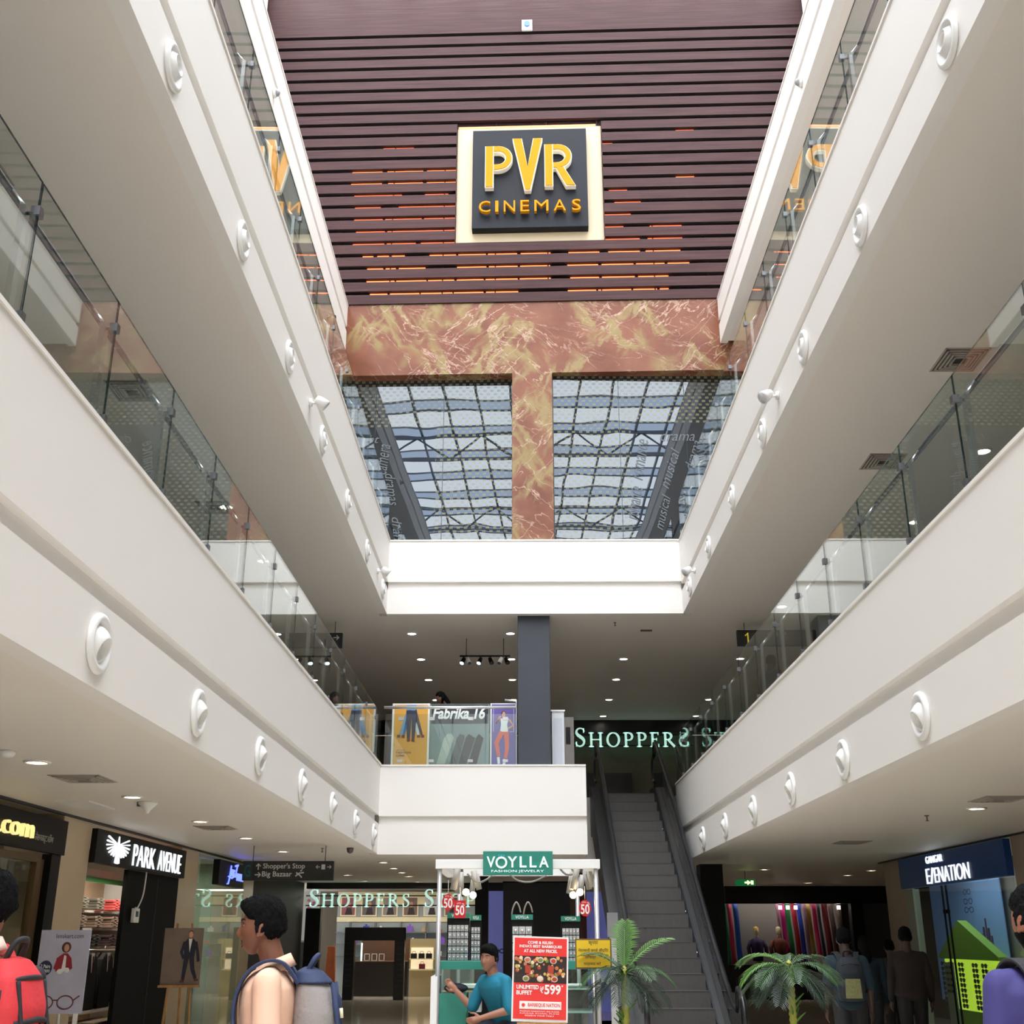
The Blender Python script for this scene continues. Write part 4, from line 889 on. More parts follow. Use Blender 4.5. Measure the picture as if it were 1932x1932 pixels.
def store_letters(label, x0, z, y, hb, hs, gap, xword):
    t = thing('store_sign', label, 'sign', (0, y, 0))
    for w, xs in (('SHOPPERS', x0), ('STOP', xword)):
        x = xs
        for i, ch in enumerate(w):
            m = MB(); x += serif(m, ch, x, z, hb if i == 0 else hs, 0) + gap
            m.build('letter_' + ch.lower(), MINT, t)
    MB().box(x0 - .1, x + .1, .0, .03, z + .03, z + .06).box(x0 - .1, x + .1, .0, .03, z + hs * .8, z + hs * .8 + .03).build('mounting_rail', BLACK, t)
store_letters('mint green serif letters over the ground floor store entrance', -6.02, 2.43, 33.9, .48, .36, .085, -2.78)
store_letters('mint green serif letters over the first floor store entrance above the escalator', 1.54, 6.88, 33.9, .56, .42, .10, 5.25)
BLK = mat('store_black', srgb(14, 15, 18), .35)
struct(MB().box(-6.1, -1.0, 33.8, 34.2, 2.92, 3.08).box(-6.1, -5.68, 33.9, 34.2, 0, 2.4).box(-1.05, -.55, 33.7, 34.1, 0, 3.08), 'trim_3', BLK)
struct(MB().box(-6, 8, 33.85, 34.3, 7.30, 7.67), 'trim_4', BLK)
struct(MB().box(-6, 8, 34.2, 34.3, 4.55, 6.75).box(-6, 1.7, 34.4, 34.5, 6.7, 7.3).box(1.7, 8, 34.4, 34.5, 6.7, 7.3), 'store_upper_wall', mat('store_upper', srgb(92, 88, 72), .6, var=.15, vscale=2))
struct(MB().box(1.9, 3.2, 34.05, 34.25, 4.55, 6.15), 'door_2', BLK)
CRM = mat('store_cream', srgb(226, 214, 176), .5, emit=.12)
t = thing('wall_shelving', 'lit wall shelving of perfumes and bags under a row of framed photographs', 'shelving', (-3.9, 38.4, 0))
MB().box(-2.0, 2.6, 0, .05, 0, 3.0).build('back_panel', mat('store_shelf_back', srgb(150, 158, 160), .5, var=.08, emit=.1), t)
MB().box(-2.0, 2.6, -.06, 0, 2.10, 2.24).build('cream_band', CRM, t); MB().box(-2.0, 2.6, -.04, 0, 2.62, 3.0).build('top_panel', CRM, t)
for i, z in enumerate((1.80, 1.45, 1.10)): MB().box(-2.0, 2.6, -.35, 0, z - .03, z).build('shelf', mat('store_shelf', srgb(120, 124, 126), .3), t)
for x in (-1.55, -.75, .05, .85, 1.65): MB().box(x - .02, x + .02, -.35, 0, .2, 2.1).build('divider', mat('store_shelf', (0, 0, 0)), t)
pc = [(.34, .1, .12), (.15, .12, .12), (.30, .26, .24), (.22, .14, .10), (.62, .66, .70), (.28, .08, .10)]
for i in range(6):
    f = thing('framed_photo', 'framed photograph above the store shelving, %s from the left' % ORD[i], 'picture', (-5.55 + i * .66, 38.32, 2.26), 0, 'photographs over the store shelving')
    MB().box(-.25, .25, 0, .03, 0, .62).build('frame', CRM, f); MB().box(-.21, .21, -.005, 0, .04, .56).build('print', mat('photo_%d' % i, pc[i], .4, var=.3, vscale=9), f)
    m = MB(); m.ball((.02, -.006, .36), (.06, .004, .08), 10, 8, 0).prism([(-.1, .05), (.14, .05), (.1, .26), (-.05, .26)], -.009, -.005, 1); m.build('figure_print', [mat('print_skin', (0, 0, 0)), mat('photo_dark', srgb(46, 34, 40), .5)], f)
gl = []
pal = [srgb(200, 60, 60), srgb(60, 70, 160), srgb(225, 220, 210), srgb(50, 46, 48), srgb(130, 90, 190), srgb(180, 160, 120)]
for i in range(30):
    r, c = divmod(i, 10); x = -5.4 + c * .46 + (.1 if r == 1 else 0); hh = .08 + .05 * ((i * 5) % 3)
    if i < 6: m = MB(); m.box(-.09, .09, -.05, .05, 0, hh, 0).box(-.03, .03, -.03, .03, hh, hh + .05, 0); o = m.build('perfume_box', mat('goods_%d' % i, pal[i], .35, emit=.1), None, .006); gl.append(o)
    else: o = gl[i % 6].copy(); COL.objects.link(o)
    o.location = (x, 38.22, (1.80, 1.45, 1.10)[r]); tag(o, '%s item from the left on the %s store shelf' % (ORD[c], ('top', 'middle', 'lower')[r]), 'box', 'goods on the store shelving')
def gate(label, x0, x1):
    t = thing('security_gate', label, 'entrance portal', ((x0 + x1) / 2, 34.6, 0)); w = (x1 - x0) / 2
    MB().box(-w, -w + .28, -.15, .15, 0, 1.9).build('post', BLK, t); MB().box(w - .28, w, -.15, .15, 0, 1.9).build('post', BLK, t)
    MB().box(-w, w, -.16, .16, 1.55, 1.9).build('header', BLK, t)
    m = MB()
    for z in range(9): m.box(-w + .05, -w + .23, -.156, -.15, .35 + z * .14, .37 + z * .14).box(w - .23, w - .05, -.156, -.15, .35 + z * .14, .37 + z * .14)
    m.build('slot_grille', GREYD, t)
gate('black entrance portal of the department store', -5.05, -3.35)
t = thing('cosmetics_counter', 'dark cosmetics counter seen through the black entrance portal', 'counter', (-4.25, 36.6, 0))
MB().box(-.8, .8, 0, .5, 0, .95).build('body', mat('counter_dark', srgb(36, 30, 28), .35), t); MB().box(-.8, .8, -.02, .5, .95, .98).build('top', mat('counter_top', srgb(120, 90, 60), .3), t)
MB().box(-.7, .9, .9, .95, .9, 1.6).build('backdrop', mat('counter_back', srgb(84, 58, 40), .5, emit=.05), t)
m = MB()
for x in (-.42, -.2, .02): m.box(x - .08, x - .065, -.03, .0, .98, 1.18).box(x + .065, x + .08, -.03, 0, .98, 1.18).box(x - .08, x + .08, -.03, 0, 1.165, 1.18).box(x - .08, x + .08, -.03, 0, .98, .995)
m.build('small_frames', PLAST, t)
o = MB().lathe([(.05, 0), (.06, .1), (.02, .14), (.045, .2), (.03, .26), (.001, .27)], 14).build('table_lamp', mat('lamp_amber', (1, .7, .3), .4, var=0, emit=5, ecol=(1, .66, .25))); o.location = (-3.75, 36.7, 1.3); tag(o, 'small amber lamp glowing over the dark cosmetics counter', 'lamp')
o = MB().box(-.02, .02, -.02, .02, 0, .5).build('light_tube', mat('tube_mint', (.7, 1, .95), .4, var=0, emit=2, ecol=(.7, 1, .93))); o.location = (-4.8, 36.3, .98); tag(o, 'thin upright mint light tube on the dark cosmetics counter', 'lamp')
t = thing('display_niche', 'cream display niche with three bags right of the entrance portal', 'display', (-2.98, 36.4, 0))
MB().box(-.40, .45, .1, .3, 0, 1.6).build('body', mat('niche_cream', srgb(190, 172, 130), .5), t); MB().box(-.36, .30, .07, .1, .75, 1.35).build('lit_back', mat('niche_lit', (1, .85, .6), .5, var=0, emit=.6, ecol=(1, .82, .55)), t); MB().box(-.40, .35, -.05, .1, .72, .76).build('shelf', CRM, t); MB().box(-.40, .35, -.05, .1, 1.02, 1.05).build('shelf', CRM, t)
for i, (x, z) in enumerate(((-3.25, 1.05), (-3.02, 1.05), (-2.80, 1.05), (-3.0, .76))):
    o = MB().box(-.09, .09, -.05, .05, 0, .14).tube([(-.05, 0, .14), (-.04, 0, .20), (.04, 0, .20), (.05, 0, .14)], .008, 6).build('handbag', mat('bag_%d' % (i == 3), (srgb(40, 34, 30), srgb(130, 40, 44))[i == 3], .4), None, .01); o.location = (x, 36.4, z); tag(o, ('dark handbag at the left of the cream niche', 'dark handbag in the middle of the cream niche', 'dark handbag at the right of the cream niche', 'red handbag on the lower board of the cream niche')[i], 'bag', 'handbags in the display niche')
t = thing('beauty_poster', 'tall pale poster with pink flowers at the left of the store entrance', 'poster', (-6.25, 35.2, 0))
MB().box(-.38, .30, 0, .05, 1.55, 2.9).build('print', mat('beauty_print', srgb(176, 178, 172), .5, emit=.1), t); MB().box(-.38, .30, -.01, .05, .1, 1.5).build('dark_stand', BLK, t)
m = MB()
for k in range(14): m.ball((.08 + .09 * math.sin(k * 2.3), -.006, 1.8 + k * .065), (.05, .004, .045), 8, 6)
m.build('flower_print', mat('flower_pink', srgb(170, 96, 130), .5), t)
o = MB().prism([(-.16, 0), (.16, 0), (.12, 1.1), (-.10, 1.1)], -.08, .08).build('hanging_dress', mat('dress_orange', srgb(168, 84, 44), .7, var=.2), None, .02); o.location = (-5.55, 35.3, .3); tag(o, 'rust orange dress hanging beside the black entrance portal', 'dress')
# dark hoarding and blue lit panels behind the kiosk
t = thing('hoarding', 'dark hoarding board with a black hashtag beside the blue lit panel', 'hoarding', (.33, 29.0, 0))
MB().box(-.82, .82, -.01, .11, 2.86, 2.9).build('top_rail', BLACK, t); MB().box(-.80, .80, 0, .1, 0, 2.86).build('board', mat('hoarding_slate', srgb(44, 48, 54), .6, var=.05), t)
t = thing('blue_lightbox', 'periwinkle blue lit panel left of the dark hoarding', 'light panel', (-.66, 29.1, 0))
LB = mat('blue_lit', srgb(120, 126, 196), .5, var=.04, emit=.22, ecol=srgb(120, 128, 210))
MB().box(-.17, .18, 0, .08, 0, 2.68).build('panel', LB, t); MB().text('#C', -.0, .19, 1.26, 1.38, 0, .004, 0, .03).build('lettering', BLACK, t)
o = MB().box(-.45, .45, 0, .08, 0, 2.66).build('blue_lightbox', LB); o.location = (1.72, 29.1, 0); tag(o, 'periwinkle blue lit panel between the hoarding and the escalator', 'light panel')
o = MB().box(-.08, .08, -.1, .1, 0, 3.07).build('red_post', mat('post_red', srgb(84, 36, 32), .5)); o.location = (1.42, 28.7, 0); tag(o, 'dark red post before the right blue panel', 'post')
o = MB().box(-.16, .16, -.06, .06, 0, 3.07).build('black_post', BLACK); o.location = (-1.0, 29.2, 0); tag(o, 'black post left of the left blue lit panel', 'post')

# ---------------------------------------------------------------- right side
struct(MB().box(3.62, 4.08, 24.45, 24.95, 0, 3.03), 'column', BLACK)
BEIGE = mat('beige_pillar', srgb(150, 132, 116), .35, var=.06, vscale=2)
struct(MB().box(7.15, 7.30, 22.5, 23.75, 0, 3.03), 'pillar', BEIGE, .01); struct(MB().box(7.15, 7.9, 15.9, 17.45, 0, 3.03), 'pillar', BEIGE, .01)
struct(MB().box(7.15, 7.3, -2, 15.9, 0, 3.03).box(9.0, 9.1, 13, 28, 0, 3.03).box(7.9, 9.0, 15.9, 16, 0, 3.03).box(0, 4.4, -.02, .08, 0, 3.03, 0, Matrix.Translation((7.3, 23.75, 0)) @ Matrix.Rotation(math.atan2(4.05, 1.75), 4, 'Z')), 'right_shop_wall', mat('right_wall', srgb(112, 108, 104), .6))
t = thing('shop_sign', 'dark blue shop sign with glowing white letters', 'sign', (7.15, 19.97, 2.72), FXR)
MB().box(-2.5, 2.5, -.1, 0, -.26, .26).build('panel', mat('sign_blue', srgb(18, 62, 128), .4, var=.03), t)
m = MB(); m.text('GANGAR', -.92, -.10, .10, .22, -.1, .02, 0, -.014); m.text('E', -.98, -.80, -.23, .02, -.1, .02, 0, -.012); m.text('ENATION', -.56, 1.05, -.23, .02, -.1, .02, 0, -.012); m.strip([(-.74, -.23), (-.62, .02)], .025, -.1, .03); m.build('letters', GLOWW, t)
t = thing('shop_window', 'tall glass front of the eyewear shop under the blue sign', 'shop window', (7.15, 19.97, 0), FXR)
for a, b in ((-2.45, -.42), (-.40, 2.45)): MB().box(a, b, 0, .012, .05, 2.44).build('glass_pane', SGLASS, t)
MB().box(-.43, -.41, -.01, .02, 0, 2.45).build('dark_joint', BLACK, t); MB().box(-.63, -.61, -.01, .02, 0, 2.45).build('dark_joint', BLACK, t); MB().box(-.6, -.45, -.03, .04, 2.0, 2.06).build('patch_fitting', BLACK, t); MB().box(-2.5, -2.1, -.02, .1, 0, 2.45).build('side_frame', mat('frame_grey', srgb(140, 146, 132), .4), t)
t = thing('shop_poster', 'tall pale blue poster printed with three pairs of spectacles', 'poster', (8.9, 24.4, .4), FXR)
MB().box(-2.0, 1.9, 0, .02, 0, 2.3).build('print', mat('sky_print', srgb(118, 150, 196), .5, var=.12, vscale=1.4, emit=.1, ecol=srgb(110, 150, 210)), t)
m = MB()
for z, w in ((2.08, .22), (1.90, .27), (1.74, .28)):
    for s in (-1, 1): m.strip(arc(.2 + s * w * .5, z, w * .36, .05, 0, 360, 14)[:-1], .016, 0, .004, 0, closed=True)
    m.strip([(.2 - w * .14, z + .02), (.2 + w * .14, z + .02)], .014, 0, .004)
m.build('spectacles_print', mat('ink_grey', srgb(70, 74, 90), .5), t)
m = MB()   # plain generic towers skyline
for x, w, h in ((.72, .09, .24), (.84, .11, .36), (.97, .08, .52), (1.08, .11, .34), (1.2, .09, .2)): m.box(x - w / 2, x + w / 2, -.003, 0, 1.05, 1.05 + h); 
m.build('towers_print', mat('ink_plum', srgb(80, 62, 96), .5), t)
t = thing('sunglasses_stand', 'lime green lit display stand with a house shaped top', 'display stand', (8.2, 22.6, 0), FXR)
LIME = mat('lime_lit', srgb(196, 226, 60), .5, var=.02, emit=.8, ecol=srgb(200, 235, 70)); LIMED = mat('lime_board', srgb(110, 156, 34), .5, var=.04)
MB().box(-1.36, 1.36, 0, .06, .36, 1.24).build('lit_panel', LIME, t, .02); MB().prism([(-1.5, 1.24), (1.5, 1.24), (1.5, 1.30), (-.25, 1.92), (-1.5, 1.30)], -.05, .12).build('house_top', LIMED, t); MB().box(-1.36, 1.36, .0, .3, 0, .36).build('base', LIMED, t)
sg0 = None
for c, x in enumerate((-1.12, -.72, -.2, .5, .95)):
    for r in range(9):
        if sg0 is None:
            m = MB()
            for s in (-1, 1): m.prism([(s * .075 + .055 * math.cos(a * PI / 6), .04 * math.sin(a * PI / 6)) for a in range(12)], -.012, 0)
            m.box(-.03, .03, -.012, 0, .01, .025).box(-.135, -.127, -.01, .012, .01, .02).box(.127, .135, -.01, .012, .01, .02); sg0 = m.build('sunglasses', mat('lens_black', srgb(16, 20, 16), .2)); o = sg0
        else: o = sg0.copy(); COL.objects.link(o)
        o.location = (8.10, 22.6 - x, 1.15 - r * .088); o.rotation_euler = (0, 0, FXR)
        tag(o, 'black sunglasses on the lime stand, %s row, %s column from the left' % (ORD[r], ORD[c]), 'sunglasses', 'sunglasses on the lime stand')
t = thing('spectacles_rack', 'narrow grey rack of spectacles left of the lime stand', 'rack', (7.65, 22.2, 0), FXR)
MB().box(-.2, .2, 0, .04, 0, 1.2).build('board', mat('rack_grey', srgb(110, 130, 130), .4), t)
m = MB()
for r in range(5): m.box(-.14, -.02, -.02, 0, 1.1 - r * .1, 1.14 - r * .1).box(.02, .14, -.02, 0, 1.1 - r * .1, 1.14 - r * .1)
m.build('spectacles', mat('lens_black', (0, 0, 0)), t)
# ribbon window at the far right
struct(MB().box(5.85, 10.6, 34.9, 35.2, 2.55, 3.03).box(9.45, 9.8, 34.9, 35.2, 0, 2.6), 'trim_5', BLK)
struct(MB().box(5.85, 9.5, 36.2, 36.3, 0, 3.0), 'ribbon_window_wall', mat('window_back', srgb(120, 116, 112), .6, var=.03))
struct(MB().box(9.8, 12.5, 35.0, 35.2, 0, 3.03), 'grey_panel_wall', mat('panel_grey', srgb(70, 70, 76), .5))
struct(MB().box(5.2, 9.5, 34.95, 36.2, 0, .9), 'window_sill', BLK)
rib = [(225, 18, (40, 130, 90)), (250, 26, (190, 40, 84)), (284, 30, (36, 88, 190)), (530, 16, (170, 110, 140)), (555, 28, (200, 36, 130)), (586, 28, (30, 130, 70)), (622, 28, (170, 26, 50)), (655, 26, (40, 64, 190)), (684, 22, (150, 110, 130)), (708, 26, (160, 136, 60)), (740, 26, (210, 40, 100)), (768, 18, (60, 70, 90)), (802, 34, (120, 28, 40)), (842, 28, (96, 72, 72)), (880, 30, (112, 90, 86))]
for i, (zx, w, c) in enumerate(rib):
    x = 5.91 + (zx - 222) * .00502; ww = w * .00502
    m = MB(); N = 8; vs = []
    for j in range(N + 1):
        z = 2.6 - 1.7 * j / N; xo = .10 * (j / N) * (1 if zx > 500 else .6)
        for xx in (-ww / 2, ww / 2): vs.append((xx + xo, .03 * math.sin(j * 1.1 + i) - .004, z)); vs.append((xx + xo, .03 * math.sin(j * 1.1 + i) + .004, z))
    fs = []
    for j in range(N): a = j * 4; b = a + 4; fs += [(a, b, b + 2, a + 2), (a + 1, a + 3, b + 3, b + 1), (a, a + 1, b + 1, b), (a + 2, b + 2, b + 3, a + 3)]
    fs += [(0, 2, 3, 1), (N * 4, N * 4 + 1, N * 4 + 3, N * 4 + 2)]
    o = m.add(vs, fs, 0, True).build('hanging_ribbon', mat('ribbon_%d' % i, srgb(*c), .5, var=.05)); o.location = (x, 35.5 + .06 * (i % 2), 0)
    nmz = ['dark green', 'rose pink', 'royal blue', 'dusty mauve', 'magenta', 'emerald green', 'crimson', 'bright blue', 'pale mauve', 'olive gold', 'hot pink', 'slate', 'dark red', 'brown', 'light brown'][i]
    tag(o, '%s ribbon hanging in the far right shop window' % nmz, 'ribbon', 'ribbons in the far right window')
def mannequin(label, x, hair, top, sc):
    t = thing('mannequin', label, 'mannequin', (x, 35.55, .9))
    SK = mat('mannequin_skin', srgb(226, 206, 170), .35)
    m = MB(); m.ball((0, 0, .90), (.075, .09, .115), 18, 12).tube([(0, .01, .82), (0, .015, .70)], .045, 12).tube([(0, 0, 0), (0, 0, .5)], .09, 12); m.build('body', SK, t)
    m = MB(); m.tube([(0, .01, .10), (0, .0, .35), (0, 0, .55), (0, .01, .68), (0, .01, .72)], [.15, .16, .19, .16, .06], 18); m.tube([(-.17, 0, .64), (-.26, -.02, .45), (-.24, -.1, .25)], [.065, .06, .05], 10).tube([(.17, 0, .64), (.26, -.02, .45), (.24, -.1, .25)], [.065, .06, .05], 10)
    m.build('blouse', mat('blouse_' + hair, top, .8, var=.25, vscale=14), t)
    m = MB(); m.ball((0, .02, .95), (.082, .095, .085), 16, 10); m.build('hair', mat('mannequin_hair_' + hair, srgb(210, 170, 60) if hair == 'blond' else srgb(214, 204, 180), .6), t)
mannequin('blond mannequin in a purple blouse in the ribbon window', 6.80, 'blond', srgb(64, 44, 90), 1); mannequin('pale mannequin in a rust brown top in the ribbon window', 7.45, 'pale', srgb(118, 56, 44), 1)
for i, x in enumerate((7.5, 7.72, 7.95, 9.2)):
    o = MB().tube([(0, 0, 0), (0, 0, .1)], .05, 12).build('window_spot', mat('window_spot', (1, 1, 1), .4, var=0, emit=5, ecol=(1, .92, .8))); o.location = (x, 35.3, 2.5 - .1); tag(o, 'small lit spotlight at the top of the ribbon window, %s from the left' % ORD[i], 'spotlight')
t = thing('exit_sign', 'small green exit sign hanging under the ceiling beside the black column', 'sign', (5.0, 27.0, 2.78))
MB().box(-.22, .22, -.03, .03, -.07, .07).build('panel', mat('exit_green', srgb(10, 60, 30), .5, emit=.25, ecol=(.0, .35, .08)), t); m = MB(); m.strip([(-.02, 0), (.09, 0)], .03, -.03, .006); m.strip([(.04, .04), (.1, 0), (.04, -.04)], .02, -.03, .006); m.box(.12, .17, -.036, -.03, -.04, .04); m.build('arrow', mat('exit_lit', (.8, 1, .2), .5, var=0, emit=4, ecol=(.8, 1, .25)), t); MB().tube([(0, 0, .07), (0, 0, .25)], .008, 6).build('rod', DSTEEL, t)

# ---------------------------------------------------------------- kiosk
TEAL = mat('kiosk_teal', srgb(40, 128, 112), .4, var=.03); KWHITE = mat('kiosk_white', srgb(232, 232, 230), .4, var=.02)
t = thing('kiosk', 'white framed jewellery kiosk with teal name board', 'kiosk', (0, 11.5, 0))
K2 = 1.75
MB().box(-.84, .74, -.04, .04, 2.23, 2.315).build('front_beam', KWHITE, t, .004); MB().box(-.66, .62, K2 - .04, K2 + .04, 2.25, 2.33).build('back_beam', KWHITE, t, .004)
for x in (-.80, .70): MB().box(x - .04, x + .04, 0, K2, 2.235, 2.31).build('side_beam', KWHITE, t)
for x, y in ((-.80, 0), (.70, 0), (-.70, K2), (.60, K2)): MB().tube([(x, y, 0), (x, y, 2.24)], .022, 12).build('post', mat('post_alu', srgb(190, 190, 192), .3, .5), t)
MB().box(-.86, -.80, -.03, .6, 0, 1.27).build('end_panel', KWHITE, t)
s = MB().box(-.38, .285, -.14, -.10, 2.165, 2.385).build('name_board', TEAL, t, .004)
m = MB()
for ch, a, b in (('V', -.345, -.265), ('Y', -.145, -.055), ('L', -.03, .035), ('L', .065, .13), ('A', .155, .245)): m.text(ch, a, b, 2.235, 2.335, -.14, .01, 0, .012)
m.strip(arc(-.205, 2.28, .047, .046, 0, 360, 24)[:-1], .017, -.14, .01, closed=True); m.text('FASHION JEWELRY', -.30, .20, 2.185, 2.213, -.14, .006, 0, -.005)
m.build('name_letters', mat('kiosk_letter', srgb(222, 244, 240), .4, var=0, emit=.5), s)
m = MB()
for x in (-.23, -.205, -.18): m.prism([(x, 2.332), (x + .010, 2.350), (x - .010, 2.350)], -.148, -.14)
m.build('crown_emblem', mat('crown_cyan', srgb(40, 190, 200), .4), s)
MB().box(-.78, -.53, .0, .5, 0, 1.12).build('cabinet', TEAL, t); MB().box(-.80, -.35, .02, .55, 1.33, 1.40).build('counter_ledge', TEAL, t)
MB().box(-.78, -.36, .2, .5, 1.13, 1.33).build('glass_case', CGLASS, t); MB().box(-.52, -.40, .25, .5, .95, 1.12).build('drawer_box', KWHITE, t)
MB().box(.30, .68, .1, .6, 1.33, 1.40).build('counter_ledge', TEAL, t); MB().box(.30, .68, .1, .6, .3, 1.33).build('glass_case', CGLASS, t); MB().box(.30, .68, .1, .6, 0, .3).build('cabinet', TEAL, t)
for z in (.62, .95, 1.15): MB().box(.31, .67, .11, .59, z, z + .015).build('glass_shelf', mat('glass_shelf', srgb(150, 176, 166), .2), t)
MB().box(-.66, .62, K2 - .4, K2, 0, 1.12).build('rear_counter', BLACK, t); MB().box(-.66, .62, K2 - .42, K2, 1.12, 1.15).build('rear_ledge', KWHITE, t)
for x, s_ in ((-.58, 1), (.58, -1)):
    m = MB(); random.seed(4)
    for k in range(7): yy = .15 + k * .2; xx = x + random.uniform(-.1, .1); MB().tube([(xx, yy, 2.24), (xx + random.uniform(-.05, .05), yy, 2.05 + random.uniform(-.03, .05))], .03, 8).build('lamp_fitting', mat('fitting_grey', srgb(170, 166, 158), .5), t)
    for bx_, by_, bz_ in ((.03, .1, 2.02), (.09, .3, 2.0)): MB().ball((x + s_ * bx_, by_, bz_), .033, 12, 8).build('bulb', mat('kiosk_bulb', (1, .8, .5), .4, var=0, emit=14, ecol=(1, .78, .45)), t)
MB().tube(cat([(-.55, .3, 2.2), (-.45, .3, 2.12), (-.35, .3, 2.15), (-.3, .4, 2.21)]), .010, 6).tube(cat([(-.15, 1.3, 2.25), (-.05, 1.3, 2.18), (.1, 1.3, 2.17), (.25, 1.3, 2.23)]), .010, 6).tube(cat([(.35, .2, 2.26), (.42, .2, 2.19), (.5, .2, 2.2), (.45, .2, 2.27), (.38, .1, 2.32)]), .010, 6).build('cable', mat('cable_grey', srgb(120, 116, 108), .5), t)
def sale_tag(label, x, z, kind):
    t = thing('sale_tag', label, 'tag', (x, 11.58, z), 0, 'red sale tags on the kiosk')
    if kind: MB().box(-.055, .055, 0, .008, -.08, .08).build('card', mat('tag_red', srgb(200, 30, 36), .4, var=0), t)
    else: MB().prism([(.058 * math.cos(a * PI / 14), .075 * math.sin(a * PI / 14)) for a in range(28)], 0, .008).build('card', mat('tag_red', srgb(200, 30, 36), .4, var=0), t)
    m = MB(); m.text('50', -.042, .042, -.055, .035, 0, .004, 0, .02); m.build('number', PLAST, t)
    m = MB(); m.text('UPTO', -.03, .01, .045, .06, 0, .002); m.text('%', .02, .045, .03, .055, 0, .002); m.build('small_print', PLAST, t); MB().tube([(0, .004, .08), (0, .004, .2)], .003, 6).build('string', PLAST, t)
sale_tag('oval red 50 tag hanging next to the left kiosk post', -.72, 1.93, 0); sale_tag('square red 50 tag hanging over the left jewellery rack', -.605, 1.865, 1); sale_tag('oval red 50 tag hanging at the right of the kiosk', .595, 1.875, 0)
PK = mat('packet_clear', srgb(196, 196, 200), .3, var=.2, vscale=60)
def rack(label, x, y, w, h, z, cols, rows, sign=True):
    t = thing('jewellery_rack', label, 'rack', (x, y, z), 0, 'jewellery racks in the kiosk')
    MB().box(-w / 2 - .012, w / 2 + .012, .012, .03, 0, h + .06).build('back_board', BLACK, t)
    if sign:
        b = MB().box(-w / 2 - .01, w / 2 + .01, -.01, .01, h + .06, h + .11).build('header_board', TEAL, t); MB().text('VOYLLA', -w * .34, w * .34, h + .07, h + .10, -.01, .003, 0, .02).build('header_letters', PLAST, b)
    random.seed(int(x * 100)); cw = w / cols; rh = h / rows
    for r in range(rows):
        for c in range(cols):
            xa = -w / 2 + c * cw; za = r * rh
            p = MB(); p.box(xa + .003, xa + cw - .003, -.01 - .006 * random.random(), .012, za + .004, za + rh - .004, 0); p.ball((xa + cw / 2, -.018, za + rh * .4), (cw * .25, .006, rh * .22), 8, 6, 1)
            p.build('packet', [PK, mat('silver_trinket', (.75, .72, .7), .25, .8)], t)
rack('wide rack of silver jewellery packets at the left of the kiosk', -.64, 12.0, .20, .33, 1.40, 5, 5); rack('narrow rack of silver jewellery packets next to the wide left rack', -.47, 12.05, .09, .31, 1.40, 3, 5)
rack('rack of hanging chains in the middle of the kiosk behind the red poster', -.01, 12.3, .2, .32, 1.40, 3, 4); rack('rack of silver jewellery packets at the right behind the yellow notice', .47, 12.0, .17, .34, 1.36, 5, 5)
t = thing('necklace_stand', 'two thin curved necklace loops above the middle rack', 'stand', (-.01, 12.35, 1.83))
for x in (-.06, .06): MB().tube(cat([(x - .045, 0, 0), (x - .03, 0, .07), (x, 0, .12), (x + .03, 0, .08), (x + .045, 0, .02)]), .008, 8).build('loop', mat('loop_grey', srgb(150, 140, 128), .4), t)
t = thing('water_bottle', 'small water bottle with a blue cap at the left kiosk post', 'bottle', (-.85, 11.95, 1.27)); MB().lathe([(.03, 0), (.032, .02), (.032, .12), (.014, .16), (.014, .17)], 14).build('bottle', CGLASS, t); MB().lathe([(.016, .17), (.016, .19)], 12).build('cap', mat('cap_blue', srgb(90, 150, 200), .4), t)
t = thing('poster_stand', 'red and white buffet poster on a stand in front of the kiosk', 'poster stand', (.13, 9.5, 0), 0)
TL = Matrix.Rotation(R(1.6), 4, 'Y')
RED = mat('poster_red', srgb(226, 52, 48), .45, var=.02)
def tb(m): return m
MB(Matrix.Translation((0, 0, 1.31)) @ TL).box(-.215, .215, 0, .012, -.305, .305).build('board', PLAST, t)
M_ = Matrix.Translation((0, 0, 1.31)) @ TL
MB(M_).box(-.203, .203, -.003, 0, -.285, .293).build('red_print', RED, t)
MB(M_).box(-.203, .203, -.005, -.003, -.03, .163).build('food_print', mat('food_dark', srgb(44, 30, 26), .5), t)
m = MB(M_); random.seed(3); fc = 5
for k in range(70):
    x = random.uniform(-.19, .19); z = random.uniform(-.02, .152); r = random.choice((.008, .011, .014))
    m.ball((x, -.006, z), (r, .0015, r), 10, 6, random.randrange(5))
for x, z in ((-.1, .135), (0, .135), (.1, .13), (-.11, -.0), (0, 0), (.11, .0)): m.ball((x, -.0065, z), (.026, .002, .022), 14, 6, 5); m.ball((x, -.008, z), (.019, .002, .016), 12, 6, random.randrange(5))
for x in (-.095, .08): m.box(x - .022, x + .022, -.0085, -.0065, .04, .095, 0)
m.build('dishes_print', [mat('dish_a', srgb(170, 60, 40), .5), mat('dish_b', srgb(214, 170, 90), .5), mat('dish_c', srgb(226, 200, 170), .5), mat('dish_d', srgb(120, 130, 60), .5), mat('dish_e', srgb(190, 110, 70), .5), mat('dish_rim', srgb(214, 196, 190), .5)], t)
m = MB(M_); y = -.003
m.text('COME & RELISH', -.1, .095, .250, .272, y, .003, 0, .03); m.text("INDIA'S BEST BARBEQUES", -.165, .165, .220, .244, y, .003, 0, .03); m.text('AT ALL NEW PRICES.', -.13, .13, .188, .212, y, .003, 0, .03)
